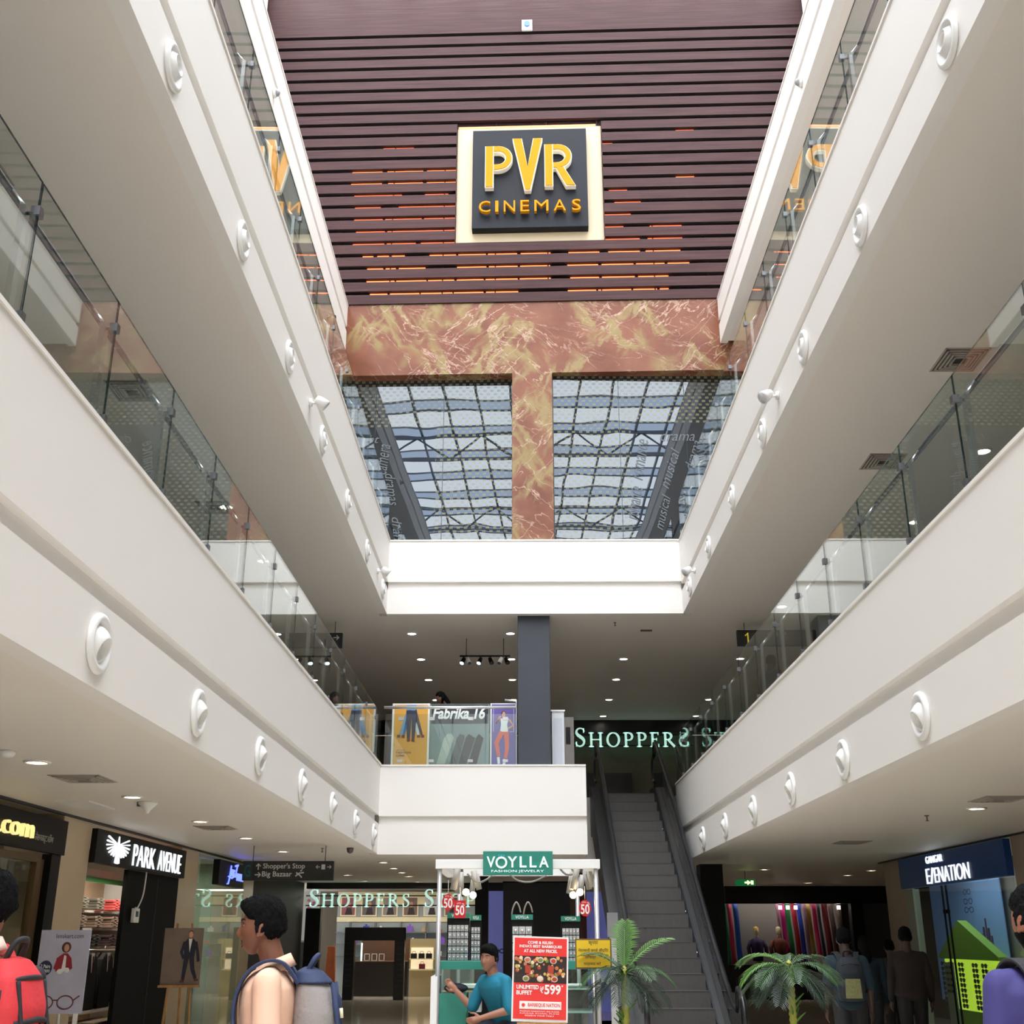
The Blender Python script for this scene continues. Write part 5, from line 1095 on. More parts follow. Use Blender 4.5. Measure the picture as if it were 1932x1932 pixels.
m.build('heading_lettering', PLAST, t); m = MB(M_); m.text('UNLIMITED', -.18, -.01, -.075, -.045, y, .003, 0, .03); m.text('BUFFET', -.18, -.06, -.115, -.085, y, .003, 0, .03); m.text('₹', .0, .03, -.10, -.055, y, .003, 0, .01); m.text('599', .035, .16, -.11, -.04, y, .003, 0, .03); m.text('*', .165, .178, -.055, -.04, y, .003, 0, .02)
m.box(-.155, .165, -.005, -.003, -.215, -.160); m.text('PHOENIX MARKETCITY 3RD FLOOR', -.15, .15, -.235, -.226, y, .002); m.text('NAGAR ROAD, PUNE', -.15, .15, -.250, -.241, y, .002); m.text('RESERVE YOUR TABLE', -.11, .11, -.266, -.256, y, .002)
m.build('poster_lettering', PLAST, t)
m = MB(M_); m.text('BARBEQUE NATION', -.09, .155, -.203, -.172, -.005, .002, 0, .02); m.ball((-.125, -.006, -.188), (.014, .002, .014), 10, 6); m.build('brand_lettering', RED, t)
MB().tube([(-.12, .02, 1.05), (-.16, -.02, 0)], .015, 8).tube([(.12, .02, 1.05), (.16, -.02, 0)], .015, 8).tube([(0, .02, 1.4), (0, .3, 0)], .015, 8).box(-.18, .2, -.03, .03, .985, 1.003).build('easel', WOODL, t)
t = thing('notice_board', 'yellow notice board with dark Hindi lettering behind a palm', 'notice', (.585, 10.2, 0), 0)
MB().box(-.152, .152, 0, .02, 1.365, 1.60).build('frame', mat('notice_frame', srgb(110, 90, 50), .4), t); MB().box(-.140, .140, -.003, 0, 1.377, 1.588).build('face', mat('notice_yellow', srgb(226, 186, 30), .5, var=.03), t)
for w_, a_, b_, z_ in (('कृपया', -.04, .04, 1.548), ('मेहरबानी करके सीढ़ियां', -.125, .125, 1.492), ('विनम्र', -.07, .02, 1.437), ('धन्यवाद करें', -.08, .06, 1.387)): MB().text(w_, a_, b_, z_, z_ + .034, -.003, .003, 0, .004).build('lettering', mat('ink_dark', (0, 0, 0)), t)
MB().tube([(0, .03, 0), (0, .03, 1.5)], .018, 10).lathe([(.16, 0), (.16, .015), (.03, .03)], 20).build('pole', STEEL, t)
t = thing('wicker_stool', 'woven cane stool under the seated kiosk seller', 'stool', (-.12, 11.25, 0))
MB().lathe([(.17, 0), (.19, .04), (.14, .36), (.19, .76), (.2, .80), (.18, .84), (.001, .845)], 24).build('woven_seat', mat('wicker', srgb(190, 152, 100), .7, var=.3, vscale=50, bump=.5, bscale=120), t)
# grey posts beside the escalator
for i, (x, y, lab) in enumerate(((1.17, 15.9, 'small grey notice box on a post at the left foot of the escalator'),)):
    t = thing('notice_post', lab, 'post', (x, y, 0)); MB().box(-.07, .07, -.03, .03, 1.62, 1.92).build('box', mat('notice_grey', srgb(120, 120, 122), .5), t); MB().box(-.045, .045, -.02, .02, 0, 1.62).build('post', mat('post_alu', (0, 0, 0)), t)

# ---------------------------------------------------------------- shop fill (unseen area lamps added to brighten the interiors)
def shop_light(loc, sx, sy, watts, col=(1, .93, .82)):
    ld = bpy.data.lights.new('shop_light', 'AREA'); ld.shape = 'RECTANGLE'; ld.size = sx; ld.size_y = sy; ld.energy = watts; ld.color = col
    o = bpy.data.objects.new('shop_light', ld); COL.objects.link(o); o.location = loc
shop_light((-7.6, 13.0, 2.95), 1.5, 3, 14, (1, .85, .65)); shop_light((-7.4, 18.2, 2.95), 1.2, 3, 40); shop_light((-6.15, 18.3, 2.5), .3, 2.4, 30, (1, .86, .7)); shop_light((-7.4, 23.2, 2.95), 1.5, 3, 45, (.9, 1, .85))
shop_light((-3.8, 36.4, 2.98), 4, 1.5, 70); shop_light((-3.8, 35.0, 2.98), 4, .6, 20); shop_light((8.1, 21.5, 2.9), 1, 5, 48, (.85, .93, 1)); shop_light((7.7, 35.6, 2.9), 3.2, .4, 22); shop_light((2, 35.2, 7.2), 4, .5, 6)
# ---------------------------------------------------------------- palms
LEAF = [mat('palm_leaf', srgb(42, 76, 33), .45, var=.25, vscale=12), mat('palm_leaf_young', srgb(78, 122, 44), .45, var=.2, vscale=12), mat('palm_leaf_dark', srgb(23, 44, 26), .5, var=.25, vscale=12)]
def palm(label, loc, seed, fronds, trunk_top):
    t = thing('potted_palm', label, 'palm', loc); rnd = random.Random(seed)
    MB().lathe([(.17, 0), (.22, .05), (.25, .38), (.27, .42), (.22, .42), (.20, .36), (.001, .36)], 28).build('pot', mat('pot_terracotta', srgb(120, 70, 50), .6), t)
    m = MB(); z = .36; pr = []
    while z < trunk_top: pr += [(.034, z), (.026, z + .025)]; z += .045
    m.lathe(pr + [(.001, z)], 12); m.build('trunk', mat('palm_trunk', srgb(150, 152, 62), .55, var=.25, vscale=25), t)
    st = MB()
    for k in range(16):
        a = rnd.uniform(0, 2 * PI); zz = trunk_top - .45 + k * .028; st.tube([(.02 * math.cos(a), .02 * math.sin(a), zz), (.10 * math.cos(a), .10 * math.sin(a), zz + .07)], [.012, .004], 6)
    st.build('leaf_stubs', LEAF[1], t)
    for (az, el, ln, droop, k) in fronds:
        a = R(az); p = Vector((0, 0, trunk_top - .03)); d = Vector((math.cos(a) * math.cos(R(el)), math.sin(a) * math.cos(R(el)), math.sin(R(el)))); pts = [p.copy()]; N = 26
        for i in range(N):
            p = p + d * ln / N; d = (d + Vector((0, 0, -droop / N))).normalized(); pts.append(p.copy())
        f = MB(); f.tube(pts, [.009 * (1 - .85 * i / N) + .001 for i in range(N + 1)], 6, 0)
        for i in range(4, N + 1):
            q = pts[i]; tg = (pts[i] - pts[i - 1]).normalized(); sd = tg.cross(Vector((0, 0, 1))); sd = sd.normalized() if sd.length > .05 else Vector((1, 0, 0)); up = sd.cross(tg).normalized()
            L = .20 * math.sin(PI * min(1, (i - 2) / (N - 1)) * .86 + .18) * (ln / .5) * rnd.uniform(.85, 1.12)
            for s in (-1, 1):
                for h in (0,):
                    b = q - tg * (ln / N) * h
                    dr = (sd * s * .80 + tg * .62 + up * .18).normalized(); e = b + dr * L + Vector((0, 0, -L * .28)); mid = b + dr * L * .5; wv = tg * .0066
                    f.add([b - wv * .4, b + wv * .4, mid + wv, mid - wv, e], [(0, 1, 2, 3), (3, 2, 4)], 0)
        f.build('frond', LEAF[k], t)
    return t
palm('potted palm in front of the escalator beside the yellow notice', (.82, 10.0, 0), 3,
     [(75, 78, .42, .5, 1), (20, 52, .50, .9, 1), (150, 50, .42, 1.3, 0), (-10, 30, .44, 1.6, 0), (200, 30, .42, 1.6, 0), (-60, 35, .42, 1.5, 0), (240, 35, .40, 1.6, 2), (100, 30, .4, 1.6, 2), (60, 15, .44, 1.4, 2), (-25, 0, .46, 1.3, 2), (185, 0, .44, 1.3, 2), (-100, 0, .40, 1.4, 2), (140, -10, .42, 1.0, 2), (-50, -20, .42, .9, 2), (215, -15, .42, .9, 2), (10, -25, .40, .8, 2)], 1.36)
palm('potted palm before the ribbon window, all fronds drooping', (2.16, 10.0, 0), 8,
     [(150, 45, .46, 1.7, 1), (35, 42, .46, 1.6, 0), (185, 28, .46, 1.7, 1), (0, 28, .46, 1.6, 0), (-40, 28, .45, 1.6, 0), (220, 25, .45, 1.6, 0), (90, 50, .35, 1.6, 0), (265, 30, .42, 1.7, 0), (20, 5, .46, 1.3, 2), (165, 5, .46, 1.3, 0), (-60, 0, .46, 1.3, 2), (205, -8, .44, 1.1, 2), (-15, -15, .44, 1.0, 2), (240, -18, .42, .9, 2), (110, -5, .42, 1.1, 2), (190, -30, .40, .7, 2), (-35, -32, .40, .7, 2)], 1.40)

# ---------------------------------------------------------------- people
def remesh(mb, vox, smooth=4):
    """melt overlapping closed shapes into one continuous skin"""
    me = bpy.data.meshes.new('melt'); me.from_pydata([tuple(v) for v in mb.v], [], mb.f); me.update()
    ob = bpy.data.objects.new('melt', me); COL.objects.link(ob)
    r = ob.modifiers.new('r', 'REMESH'); r.mode = 'VOXEL'; r.voxel_size = vox
    s = ob.modifiers.new('s', 'SMOOTH'); s.iterations = smooth; s.factor = .5
    dg = bpy.context.evaluated_depsgraph_get(); ev = ob.evaluated_get(dg); o2 = bpy.data.meshes.new_from_object(ev)
    bpy.data.objects.remove(ob); bpy.data.meshes.remove(me)
    o2.polygons.foreach_set('use_smooth', [True] * len(o2.polygons))
    return o2
def put(me, name, m, parent):
    me.materials.clear(); me.materials.append(m)
    o = bpy.data.objects.new(name, me); COL.objects.link(o); o.parent = parent; return o
def limb(mb, pts, rs, n=14):
    """rounded tapering limb"""
    pts = [Vector(p) for p in pts]; P = []; Q = []
    d0 = (pts[1] - pts[0]).normalized(); d1 = (pts[-1] - pts[-2]).normalized()
    for a in (90, 60, 30): P.append(pts[0] - d0 * rs[0] * math.sin(R(a))); Q.append(max(.0015, rs[0] * math.cos(R(a))))
    for i in range(len(pts)): P.append(pts[i]); Q.append(rs[i])
    for a in (30, 60, 90): P.append(pts[-1] + d1 * rs[-1] * math.sin(R(a))); Q.append(max(.0015, rs[-1] * math.cos(R(a))))
    mb.tube(P, Q, n)
def loft(mb, rows, n=28):
    """rows of (z, cx, cy, rx, ry) closed with domes"""
    vs = []; fs = []
    for (z, cx, cy, rx, ry) in rows:
        for k in range(n): a = 2 * PI * k / n; c, s_ = math.cos(a), math.sin(a); vs.append((cx + rx * abs(c) ** .85 * (1 if c > 0 else -1), cy + ry * abs(s_) ** .85 * (1 if s_ > 0 else -1), z))
    for i in range(len(rows) - 1):
        for k in range(n): fs.append((i * n + k, i * n + (k + 1) % n, (i + 1) * n + (k + 1) % n, (i + 1) * n + k))
    fs.append(tuple(range(n - 1, -1, -1))); fs.append(tuple((len(rows) - 1) * n + k for k in range(n)))
    mb.add(vs, fs, 0, True)
G = lambda x, s: math.exp(-(x / s) ** 2)
def sst(a, b, x): t = max(0, min(1, (x - a) / (b - a))); return t * t * (3 - 2 * t)
def headpt(th, ph):
    """face-forward (-Y) head surface about its centre"""
    dx, dy, dz = math.sin(th) * math.cos(ph), math.sin(th) * math.sin(ph), math.cos(th)
    x = .076 * dx; y = (.094 if dy < 0 else .100) * dy; z = (.116 if dz > 0 else .122) * dz
    if z < 0:
        t = min(1, -z / .122); x *= 1 - .30 * t ** 1.6
        if y > 0: y *= 1 - .55 * t
        else: y *= 1 - .02 * t
        z += .040 * t * sst(-.045, .035, y)
    if dy < 0:
        f = min(1, -dy * 2.2)
        o = .026 * G(x, .0115) * sst(.022, -.030, z) * (1 - sst(-.036, -.050, z))
        o += .008 * (G(x - .014, .007) + G(x + .014, .007)) * G(z + .034, .010)
        o += .006 * G(z - .030, .012) * G(x, .05)
        o -= .010 * (G(x - .031, .014) + G(x + .031, .014)) * G(z - .010, .012)
        o += .008 * G(x, .024) * (G(z + .064, .007) + G(z + .079, .008)) - .003 * G(x, .022) * G(z + .0715, .004)
        o += .011 * G(z + .106, .016) * G(x, .026)
        o += .004 * (G(x - .05, .018) + G(x + .05, .018)) * G(z + .022, .02)
        y -= o * f
    return Vector((x, y, z))
def sphere_grid(fn, nu=72, nv=48):
    vs = [fn(0, 0)]; fs = []
    for i in range(1, nv):
        for k in range(nu): vs.append(fn(PI * i / nv, 2 * PI * k / nu))
    vs.append(fn(PI, 0)); L = len(vs) - 1
    for k in range(nu): fs.append((0, 1 + k, 1 + (k + 1) % nu)); fs.append((L, 1 + (nv - 2) * nu + (k + 1) % nu, 1 + (nv - 2) * nu + k))
    for i in range(nv - 2):
        for k in range(nu): a = 1 + i * nu; b = a + nu; fs.append((a + k, b + k, b + (k + 1) % nu, a + (k + 1) % nu))
    return vs, fs
def hair_fn(style):
    def fn(th, ph):
        p = headpt(th, ph); n = p.normalized(); y, z = p.y, p.z
        if style == 'long': line = .062 if y < -.05 else (.02 if y < -.02 else -.2)
        else: line = .056 - .022 * sst(-.085, -.045, y) if y < -.024 else (.034 - .058 * sst(-.024, -.008, y) if y < .015 else -.024 - .052 * sst(.02, .06, y))
        m = sst(line - .006, line + .010, z)
        thick = (.011 if style == 'crop' else .013) + .014 * sst(.03, .10, z) * (1.25 if style == 'quiff' else .8)
        if style in ('quiff',): thick += .030 * G(y + .085, .035) * sst(.045, .08, z)
        thick *= (.72 + .28 * sst(-.06, .05, z)) if style != 'long' else 1.1
        nz_ = noise.noise(Vector((p.x * 55, p.y * 55, p.z * 28))) * .006 + noise.noise(Vector((p.x * 190, p.y * 150, p.z * 50))) * .006
        return p + n * (m * (thick + nz_) - (1 - m) * .014)
    return fn
def beard_fn(th, ph):
    p = headpt(th, ph); n = p.normalized()
    m = sst(-.028, -.045, p.z) * (1 - sst(.015, .035, p.y)) * sst(-.115, -.09, p.y - .0) ; m *= 1 - G(p.x, .02) * G(p.z + .071, .010) * .9
    return p + n * (m * (.0055 + .002 * noise.noise(p * 150)) - (1 - m) * .008)
def hand(mb, w, d, up, s=1.0, curl=.5):
    """palm and five separate fingers leaving wrist w towards d; up = back of the hand"""
    w = Vector(w); d = Vector(d).normalized(); up = Vector(up); up = (up - d * up.dot(d)).normalized(); sd = d.cross(up)
    limb(mb, [w, w + d * .045 * s, w + d * .085 * s], [.026 * s, .030 * s, .030 * s], 10)
    limb(mb, [w + d * .03 * s + sd * .018 * s, w + d * .085 * s + sd * .022 * s], [.02 * s, .014 * s], 8); limb(mb, [w + d * .03 * s - sd * .018 * s, w + d * .085 * s - sd * .024 * s], [.02 * s, .014 * s], 8)
    for i, (o, L) in enumerate(((.030, .068), (.010, .076), (-.010, .070), (-.029, .055))):
        b = w + d * .085 * s + sd * o * s; dd = d; pts = [b]
        for q in range(3):
            dd = (dd - up * curl * (.35 + .2 * q)).normalized(); pts.append(pts[-1] + dd * L * s * (.45, .32, .26)[q])
        limb(mb, pts, [.0105 * s, .0098 * s, .0090 * s, .0075 * s], 8)
    b = w + d * .03 * s + sd * .028 * s; t1 = (d * .6 + sd * .75 - up * .25).normalized(); t2 = (d * .85 + sd * .25 - up * .4).normalized()
    limb(mb, [b, b + t1 * .038 * s, b + t1 * .038 * s + t2 * .03 * s, b + t1 * .038 * s + t2 * .055 * s], [.015 * s, .0125 * s, .011 * s, .008 * s], 8)
STAND = dict(head=(0, -.025, 1.63), neck=(0, .012, 1.45), shl=(.185, .01, 1.415), shr=(-.185, .01, 1.415), ell=(.235, .03, 1.13), elr=(-.235, .03, 1.13), wrl=(.245, -.05, .88), wrr=(-.245, -.05, .88),
             hpl=(.09, .0, .93), hpr=(-.09, .0, .93), knl=(.10, -.015, .50), knr=(-.10, -.015, .50), anl=(.105, .03, .085), anr=(-.105, .03, .085), toel=(.125, -.15, .035), toer=(-.125, -.15, .035), chest=(0, 0, 1.25), pelvis=(0, 0, .95))
def person(label, loc, rz, sc=1.0, skin=None, shirt=None, trousers=None, hair='crop', haircol=None, pose=None, face_turn=0, tilt=0, nod=0, vox=.011, sleeve='short', female=False, beard=False, collar=False, fine=False, group=None, shirt_name='shirt', shoe=True, wide=1.0):
    t = thing('person', label, 'person', loc, rz, group); t.scale = (sc, sc, sc)
    J = {k: Vector(v) for k, v in {**STAND, **(pose or {})}.items()}
    HM = Matrix.Translation(J['head']) @ Matrix.Rotation(R(face_turn), 4, 'Z') @ Matrix.Rotation(R(nod), 4, 'X') @ Matrix.Rotation(R(tilt), 4, 'Y')
    def torso(mb, e, lo=0.0):
        c, pv = J['chest'], J['pelvis']; ax = c - pv; up = ax.normalized()
        q = up.to_track_quat('Z', 'X').to_matrix().to_4x4() if up.z < .999 else Matrix()
        if up.z < .999:   # lean: keep the chest facing forward
            yv = Vector((0, 1, 0)); yv = (yv - up * yv.dot(up)).normalized(); xv = yv.cross(up); q = Matrix((xv, yv, up)).transposed().to_4x4()
        T = Matrix.Translation(pv) @ q; k = ax.length / .30
        f = .88 if female else 1.0; f *= wide
        rows = [(-.07, .05), (-.06, .13), (0, .165), (.08, .16), (.17, .152), (.27, .165), (.36, .182), (.43, .188), (.47, .165), (.50, .10), (.515, .05)]
        ry = [.03, .09, .115, .11, .105, .112, .118, .112, .09, .065, .03]
        m2 = MB(); loft(m2, [(z * k, 0, .004, (r + e) * f, (ry[i] + e)) for i, (z, r) in enumerate(rows) if z >= lo - .08])
        mb.add([T @ v for v in m2.v], m2.f, 0, True)
    body = MB(); vs, fs = sphere_grid(headpt); body.add([HM @ v for v in vs], fs, 0, True)
    for s in (-1, 1):     # ears
        E = HM @ Matrix.Translation((s * .076, .010, -.006)) @ Matrix.Rotation(R(s * 22), 4, 'Z') @ Matrix.Rotation(R(-12), 4, 'X')
        body.ball((0, 0, 0), (.009, .019, .032), 14, 10, 0, E); body.tube([(s * .006, .012 * math.cos(a) + .004, .029 * math.sin(a)) for a in [R(200 - i * 25) for i in range(12)]], .0055, 6, 0, E); body.ball((s * .002, -.006, -.029), (.007, .008, .010), 10, 8, 0, E)
    limb(body, [HM @ Vector((0, .022, -.03)), J['neck'] + Vector((0, 0, .04)), J['neck'] - Vector((0, 0, .05))], [.052, .056, .075])
    torso(body, -.012)
    for s in 'lr':
        limb(body, [J['sh' + s] - Vector((0, 0, .02)), J['el' + s], J['el' + s] * .97 + J['wr' + s] * .03, J['wr' + s]], [.044, .040, .041, .027])
        d = J['wr' + s] - J['el' + s]; sx = 1 if s == 'l' else -1
        hand(body, J['wr' + s], d, J.get('up' + s, Vector((sx, 0, 0))), .95, .45)
        limb(body, [J['hp' + s], J['kn' + s], (J['kn' + s] * .65 + J['an' + s] * .35), J['an' + s]], [.085, .054, .056, .038]); limb(body, [J['an' + s] - Vector((0, 0, .02)), J['toe' + s]], [.045, .035])
    sk = mat('skin_' + label[:18], skin or srgb(120, 78, 58), .5, var=.06, vscale=20)
    bo = put(remesh(body, .0055 if fine else vox, 3), 'body', sk, t)
    def on_face(x, z, out=.0):
        th = math.acos(max(-1, min(1, z / (.116 if z > 0 else .122)))); cp = max(-1, min(1, x / (.076 * math.sin(th)))); q = headpt(th, -math.acos(cp)); return HM @ (q + Vector((0, -out, 0)))
    # eyes, brows
    for s in (-1, 1):
        e = MB().ball((s * .031, -.0672, .009), .0118, 14, 10, 0, HM).ball((s * .031, -.0762, .009), (.0055, .0035, .0055), 10, 8, 1, HM); e.build('eye', [mat('eye_white', srgb(220, 214, 204), .2), mat('eye_dark', srgb(24, 16, 12), .15)], t)
        if fine or vox < .0075: MB().tube([on_face(s * .014, .031), on_face(s * .024, .036), on_face(s * .036, .038), on_face(s * .050, .032)], [.0035, .0045, .004, .002], 6).build('eyebrow', mat('brow_black', srgb(20, 16, 15), .7), t)
    if fine:
        MB().tube([on_face(-.021, -.070), on_face(-.008, -.068, .002), on_face(.008, -.068, .002), on_face(.021, -.070)], [.0025, .006, .006, .0025], 8).tube([on_face(-.018, -.075), on_face(0, -.079, .002), on_face(.018, -.075)], [.002, .006, .002], 8).build('lips', mat('lips', srgb(104, 58, 50), .5), t)
        MB().tube([on_face(-.022, -.058), on_face(-.01, -.054, .001), on_face(.01, -.054, .001), on_face(.022, -.058)], [.002, .0035, .0035, .002], 8).build('moustache', mat('brow_black', (0, 0, 0)), t)
    hc = mat('hair_' + label[:18], haircol or srgb(9, 8, 10), .75, spec=.12, var=.3, vscale=60, bump=.6, bscale=220)
    vs, fs = sphere_grid(hair_fn(hair), 144, 96); h = MB().add([HM @ v for v in vs], fs, 0, True)
    if hair == 'long':
        limb(h, [HM @ Vector((0, .06, .0)), HM @ Vector((0, .10, -.12)), HM @ Vector((0, .10, -.25))], [.07, .07, .04])
    h.build('hair', hc, t)
    if beard: vs, fs = sphere_grid(beard_fn, 96, 64); MB().add([HM @ v for v in vs], fs, 0, True).build('beard', hc, t)
    # clothes
    top = MB(); torso(top, .012)
    for s in 'lr':
        limb(top, [J['neck'] + Vector((0, .004, -.03)), J['neck'] * .45 + J['sh' + s] * .55 + Vector((0, 0, -.018)), J['sh' + s] - Vector((0, 0, .014))], [.066, .060, .060])
        S_, E_, W_ = J['sh' + s], J['el' + s], J['wr' + s]
        if sleeve == 'long': limb(top, [S_ - Vector((0, 0, .012)), E_, E_ * .5 + W_ * .5, W_ - (W_ - E_) * .06], [.063, .057, .050, .043])
        else: limb(top, [S_ - Vector((0, 0, .012)), S_ * .45 + E_ * .55, E_ * .94 + S_ * .06], [.062, .062, .064])
    sm = mat('shirt_' + label[:18], shirt, .8, var=.07, vscale=9, bump=.12, bscale=14)
    put(remesh(top, .008 if fine else vox, 10), shirt_name, sm, t)
    if collar:
        c = MB(); n = 36; J_ = J['neck'] + Vector((0, 0, .014)); prf = [(.066, .0, -.035), (.066, .0, .042), (.070, .0, .046), (.082, .0, .012), (.098, .0, -.03), (.09, 0, -.035)]
        vs = []; fs = []
        for k in range(n):
            a = 2 * PI * k / n; fr = .5 - .5 * math.sin(a)   # 1 at the front
            for (r_, _, zz) in prf: vs.append(J_ + Vector((r_ * math.cos(a) * 1.05, r_ * math.sin(a) * 1.05 + .004, zz * (1 - .35 * (1 - fr)) - .055 * fr + .010 + (.022 * (1 - fr)))))
        q = len(prf)
        for k in range(n):
            for j in range(q): fs.append((k * q + j, ((k + 1) % n) * q + j, ((k + 1) % n) * q + (j + 1) % q, k * q + (j + 1) % q))
        o = c.add(vs, fs, 0, True).build('collar', sm, t)
    pm = mat('trousers_' + label[:14], trousers, .8, var=.08, vscale=9); tr = MB()
    limb(tr, [J['pelvis'] + Vector((-.07, 0, .02)), J['pelvis'] + Vector((.07, 0, .02))], [.115, .115])
    for s in 'lr': limb(tr, [J['hp' + s], J['kn' + s], J['an' + s] + Vector((0, 0, .01))], [.105, .074, .062])
    put(remesh(tr, vox, 3), 'trousers', pm, t)
    if shoe:
        for s in 'lr':
            m = MB(); limb(m, [J['an' + s] + Vector((0, .035, -.03)), J['an' + s] * .5 + J['toe' + s] * .5 + Vector((0, 0, -.01)), J['toe' + s]], [.045, .048, .038]); put(remesh(m, .012, 2), 'shoe', BLACK, t)
    return t
def backpack(label, loc, rz, sc, main, trim, style):
    """bag seen from behind: body towards +Y of the wearer who faces -Y; origin at the wearer's feet"""
    t = thing('backpack', label, 'backpack', loc, rz); t.scale = (sc, sc * (.88 if style == 'red' else 1), sc)
    M1 = mat('bag_' + label[:16], main, .75, var=.1, vscale=14, bump=.15, bscale=60); M2 = mat('bag_trim_' + label[:12], trim, .75, var=.1)
    b = MB(); loft(b, [(.98, 0, .20, .06, .04), (.99, 0, .20, .135, .075), (1.10, 0, .215, .155, .10), (1.28, 0, .215, .152, .10), (1.38, 0, .20, .135, .082), (1.44, 0, .18, .09, .05), (1.455, 0, .175, .03, .02)]); put(remesh(b, .011, 4), 'main_bag', M1, t)
    p = MB(); loft(p, [(1.0, 0, .315, .05, .02), (1.01, 0, .315, .115, .045), (1.14, 0, .318, .12, .048), (1.20, 0, .305, .11, .03), (1.215, 0, .30, .05, .012)]); put(remesh(p, .009, 3), 'front_pocket', M2 if style == 'grey' else M1, t)
    if style == 'grey':
        p = MB(); loft(p, [(1.395, 0, .200, .11, .06), (1.40, 0, .199, .142, .092), (1.448, 0, .18, .10, .06), (1.468, 0, .175, .03, .02)]); put(remesh(p, .009, 3), 'top_flap', M2, t)
    for s in (-1, 1):
        m = MB(); path = [(s * .085, .135, 1.40), (s * .105, .075, 1.478), (s * .12, .0, 1.492), (s * .128, -.075, 1.45), (s * .135, -.118, 1.36), (s * .15, -.12, 1.24), (s * .175, -.06, 1.12), (s * .165, .08, 1.06)]
        pts = cat(path, 5); vs = []; fs = []; N = len(pts)
        for i, q in enumerate(pts):
            tg = (pts[min(i + 1, N - 1)] - pts[max(i - 1, 0)]).normalized(); xs = Vector((1, 0, 0)); nn = tg.cross(xs).normalized(); xs = nn.cross(tg)
            for a, c in ((-.032, -.006), (.032, -.006), (.032, .008), (-.032, .008)): vs.append(q + xs * a + nn * c)
        for i in range(N - 1):
            for k in range(4): fs.append((i * 4 + k, i * 4 + (k + 1) % 4, i * 4 + 4 + (k + 1) % 4, i * 4 + 4 + k))
        fs += [(3, 2, 1, 0), (N * 4 - 4, N * 4 - 3, N * 4 - 2, N * 4 - 1)]
        m.add(vs, fs).build('shoulder_strap', M2 if style != 'red' else M1, t, .004)
    MB().tube(cat([(-.05, .17, 1.44), (-.045, .20, 1.50), (0, .215, 1.515), (.045, .20, 1.50), (.05, .17, 1.44)]), .012, 8).build('haul_loop', M2, t)
    m = MB()
    if style == 'red':
        for x0 in (-.095, .095, -.03): m.tube(cat([(x0, .270, 1.37), (x0, .300, 1.25), (x0, .325, 1.16), (x0, .345, 1.03)]), .010, 8)
        m.tube(cat([(-.115, .285, 1.225), (-.06, .312, 1.23), (0, .318, 1.235), (.06, .312, 1.23), (.115, .285, 1.225)]), .011, 8).tube(cat([(-.125, .22, 1.36), (-.08, .265, 1.375), (0, .282, 1.38), (.08, .265, 1.375), (.125, .22, 1.36)]), .010, 8).tube([(-.148, .20, 1.05), (-.150, .23, 1.2), (-.142, .22, 1.34)], .011, 8).tube([(.148, .20, 1.05), (.150, .23, 1.2), (.142, .22, 1.34)], .011, 8).tube([(-.150, .17, 1.22), (-.152, .25, 1.24), (-.12, .29, 1.22)], .012, 8).ball((-.115, .215, 1.375), (.03, .05, .045), 14, 10)
    elif style == 'grey':
        m.tube([(-.10, .29, 1.40), (-.095, .325, 1.2), (-.09, .33, 1.0)], .012, 8).tube([(.10, .29, 1.40), (.095, .325, 1.2), (.09, .33, 1.0)], .012, 8).tube([(0, .268, 1.40), (0, .312, 1.33), (0, .325, 1.2)], .016, 8)
    else: m.tube([(-.1, .31, 1.36), (0, .325, 1.38), (.1, .31, 1.36)], .008, 8)
    m.build('straps_and_trim', M2, t)
    if style == 'grey':
        m = MB(); m.tube([(.09, .33, 1.30), (.092, .335, 1.26)], .008, 8).build('zip_pull', mat('zip_white', srgb(226, 218, 190), .4), t)
        m = MB(); m.prism([(-.09, 1.06), (.09, 1.06), (.09, 1.12), (-.09, 1.12)], .36, .372); m.build('pale_band', mat('bag_band', srgb(190, 184, 184), .7), t)
    if style == 'teal':
        MB().prism([(-.09, 1.02), (.09, 1.02), (.08, 1.22), (-.08, 1.22)], .355, .375).build('patterned_pocket', mat('pattern_pocket', srgb(110, 110, 70), .7, var=.6, vscale=40), t)
    return t
PEACH = srgb(236, 192, 166)
HB = R(-84)
person('young man in a peach shirt walking left with a grey backpack', (-1.137, 5.5, .015), HB, 1.0, srgb(126, 80, 60), PEACH, srgb(60, 60, 70), 'quiff', pose=dict(head=(0, -.045, 1.628)), face_turn=-6, nod=-2, vox=.009, collar=True, fine=True, sleeve='short')
backpack('grey and navy backpack worn by the man in the peach shirt', (-1.137, 5.5, .015), HB, 1.0, srgb(150, 144, 142), srgb(40, 52, 84), 'grey')
HR = R(-96)
person('person in a pale pink shirt wearing a red backpack beside the eyewear poster', (-2.20, 4.9, 0), HR, 1.055, srgb(140, 92, 70), srgb(240, 214, 200), srgb(50, 50, 60), 'quiff', face_turn=38, pose=dict(head=(0, .015, 1.63)), vox=.009, collar=True, fine=True)
backpack('red and black backpack worn by the person in the pale pink shirt', (-2.20, 4.9, 0), HR, 1.055, srgb(206, 52, 58), srgb(34, 32, 36), 'red')
HP = R(182)
person('bearded man in a violet blue shirt in front of the blue signed shop', (1.99, 4.7, 0), HP, 1.02, srgb(150, 96, 72), srgb(62, 58, 118), srgb(40, 42, 52), 'crop', face_turn=16, vox=.009, collar=True, fine=True, beard=True, sleeve='long', wide=1.08)
backpack('dark grey backpack on the man in the violet blue shirt', (1.99, 4.7, 0), HP, 1.02, srgb(40, 40, 46), srgb(44, 44, 48), 'dark')
GRP = None
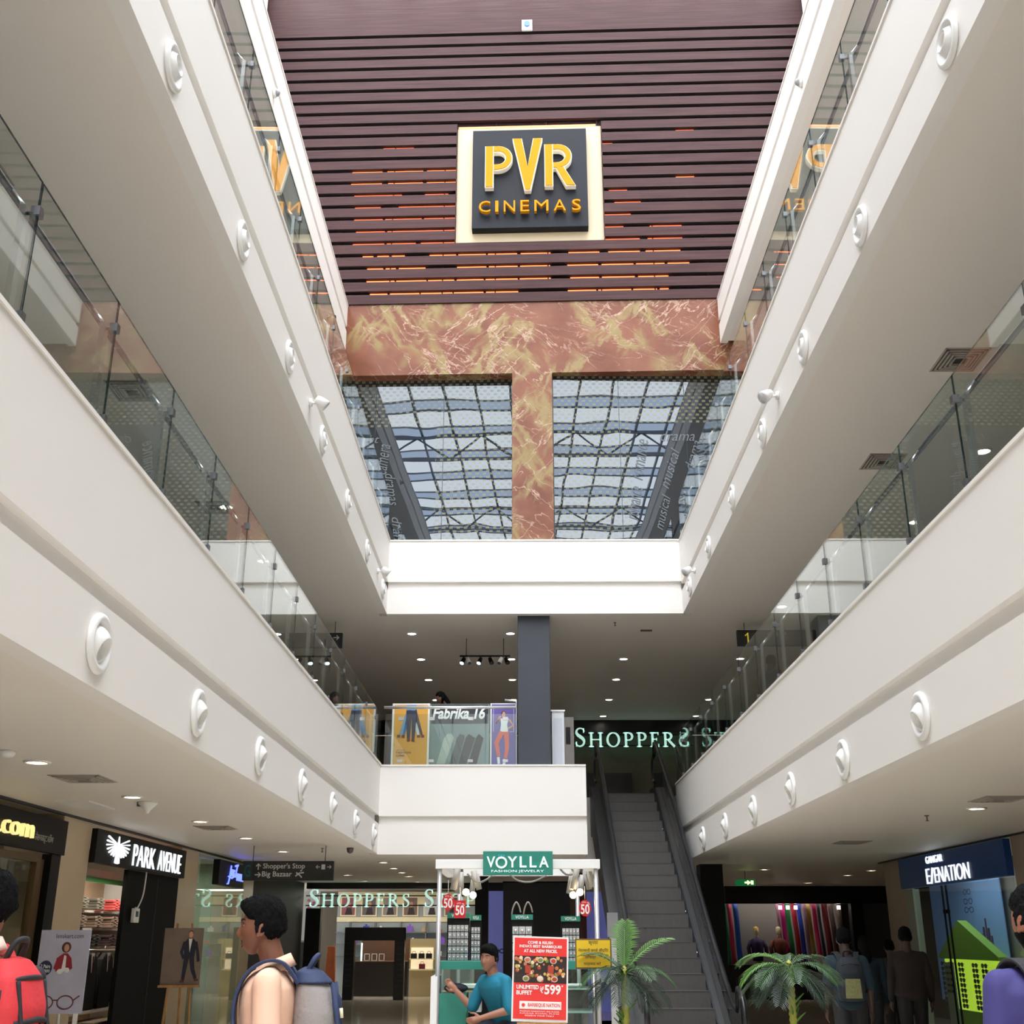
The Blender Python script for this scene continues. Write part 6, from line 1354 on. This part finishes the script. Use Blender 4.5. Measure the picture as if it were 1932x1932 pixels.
WALK = dict(anl=(.10, .18, .12), toel=(.11, .05, .04), knl=(.10, .02, .50), anr=(-.10, -.16, .085), toer=(-.115, -.34, .04), knr=(-.10, -.10, .51))
person('person seen from behind in a teal shirt wearing a backpack with a patterned pocket', (3.62, 13.8, 0), R(174), .975, srgb(66, 44, 36), srgb(14, 40, 54), srgb(30, 31, 36), 'crop', pose=WALK)
backpack('dark backpack with a patterned pocket on the person in teal', (3.62, 13.8, 0), R(174), .975, srgb(26, 34, 42), srgb(22, 26, 32), 'teal')
person('person seen from behind in a dark red top between two other walkers', (4.52, 16.2, 0), R(178), .925, srgb(96, 64, 50), srgb(58, 18, 18), srgb(30, 28, 34), 'long', pose=WALK, female=True, sleeve='long')
person('small dark figure walking away furthest back before the grey panel', (5.5, 18.4, 0), R(180), .905, srgb(90, 60, 48), srgb(30, 28, 34), srgb(24, 24, 28), 'crop', pose=WALK, sleeve='long')
person('broad person seen from behind in a dark brown long sleeved shirt', (4.88, 15.6, 0), R(172), .99, srgb(60, 42, 34), srgb(32, 24, 25), srgb(26, 26, 32), 'crop', pose=WALK, sleeve='long', wide=1.12)
SIT = dict(pelvis=(0, .02, 1.0), chest=(0, -.10, 1.27), neck=(0, -.165, 1.43), head=(0, -.215, 1.60), shl=(.175, -.14, 1.41), shr=(-.175, -.14, 1.41), ell=(.25, -.15, 1.15), elr=(-.27, -.22, 1.15), wrl=(.10, -.37, 1.08), wrr=(-.37, -.34, 1.30),
           hpl=(.09, -.02, .97), hpr=(-.09, -.02, .97), knl=(.15, -.42, .90), knr=(-.13, -.44, .92), anl=(.14, -.40, .46), anr=(-.12, -.36, .46), toel=(.15, -.55, .42), toer=(-.13, -.52, .42))
person('man in a teal shirt sitting on a cane stool inside the kiosk', (-.155, 11.28, -.055), R(-52), .925, srgb(150, 102, 80), srgb(14, 112, 138), srgb(32, 34, 48), 'quiff', pose=SIT, face_turn=22, tilt=4, vox=.0065, sleeve='short')
person('woman with dark hair leaning at the first floor railing above the grey hoarding', (-1.55, 22.95, 4.55), R(-70), 1.0, srgb(120, 80, 64), srgb(30, 30, 36), srgb(30, 30, 36), 'long', pose=dict(head=(0, -.10, 1.60)), nod=18, female=True, sleeve='long')
person('woman behind the second floor glass balustrade near the marble wall', (-3.02, 15.75, 9.1), R(80), .975, srgb(150, 108, 86), srgb(150, 120, 104), srgb(40, 40, 50), 'long', face_turn=-20, female=True)
person('dark figure behind the first floor balustrade beside the escalator', (4.3, 19.5, 4.55), R(120), .95, srgb(80, 56, 46), srgb(30, 34, 42), srgb(24, 26, 30), 'crop', sleeve='long')
o = MB().ball((0, 0, .045), (.115, .07, .044), 16, 10).build('dark_bag', mat('bag_navy', srgb(22, 26, 38), .8), None, .01); o.location = (-.63, 11.58, 1.121); tag(o, 'dark cloth bag on the teal kiosk cabinet under the hand of the seated man', 'bag')
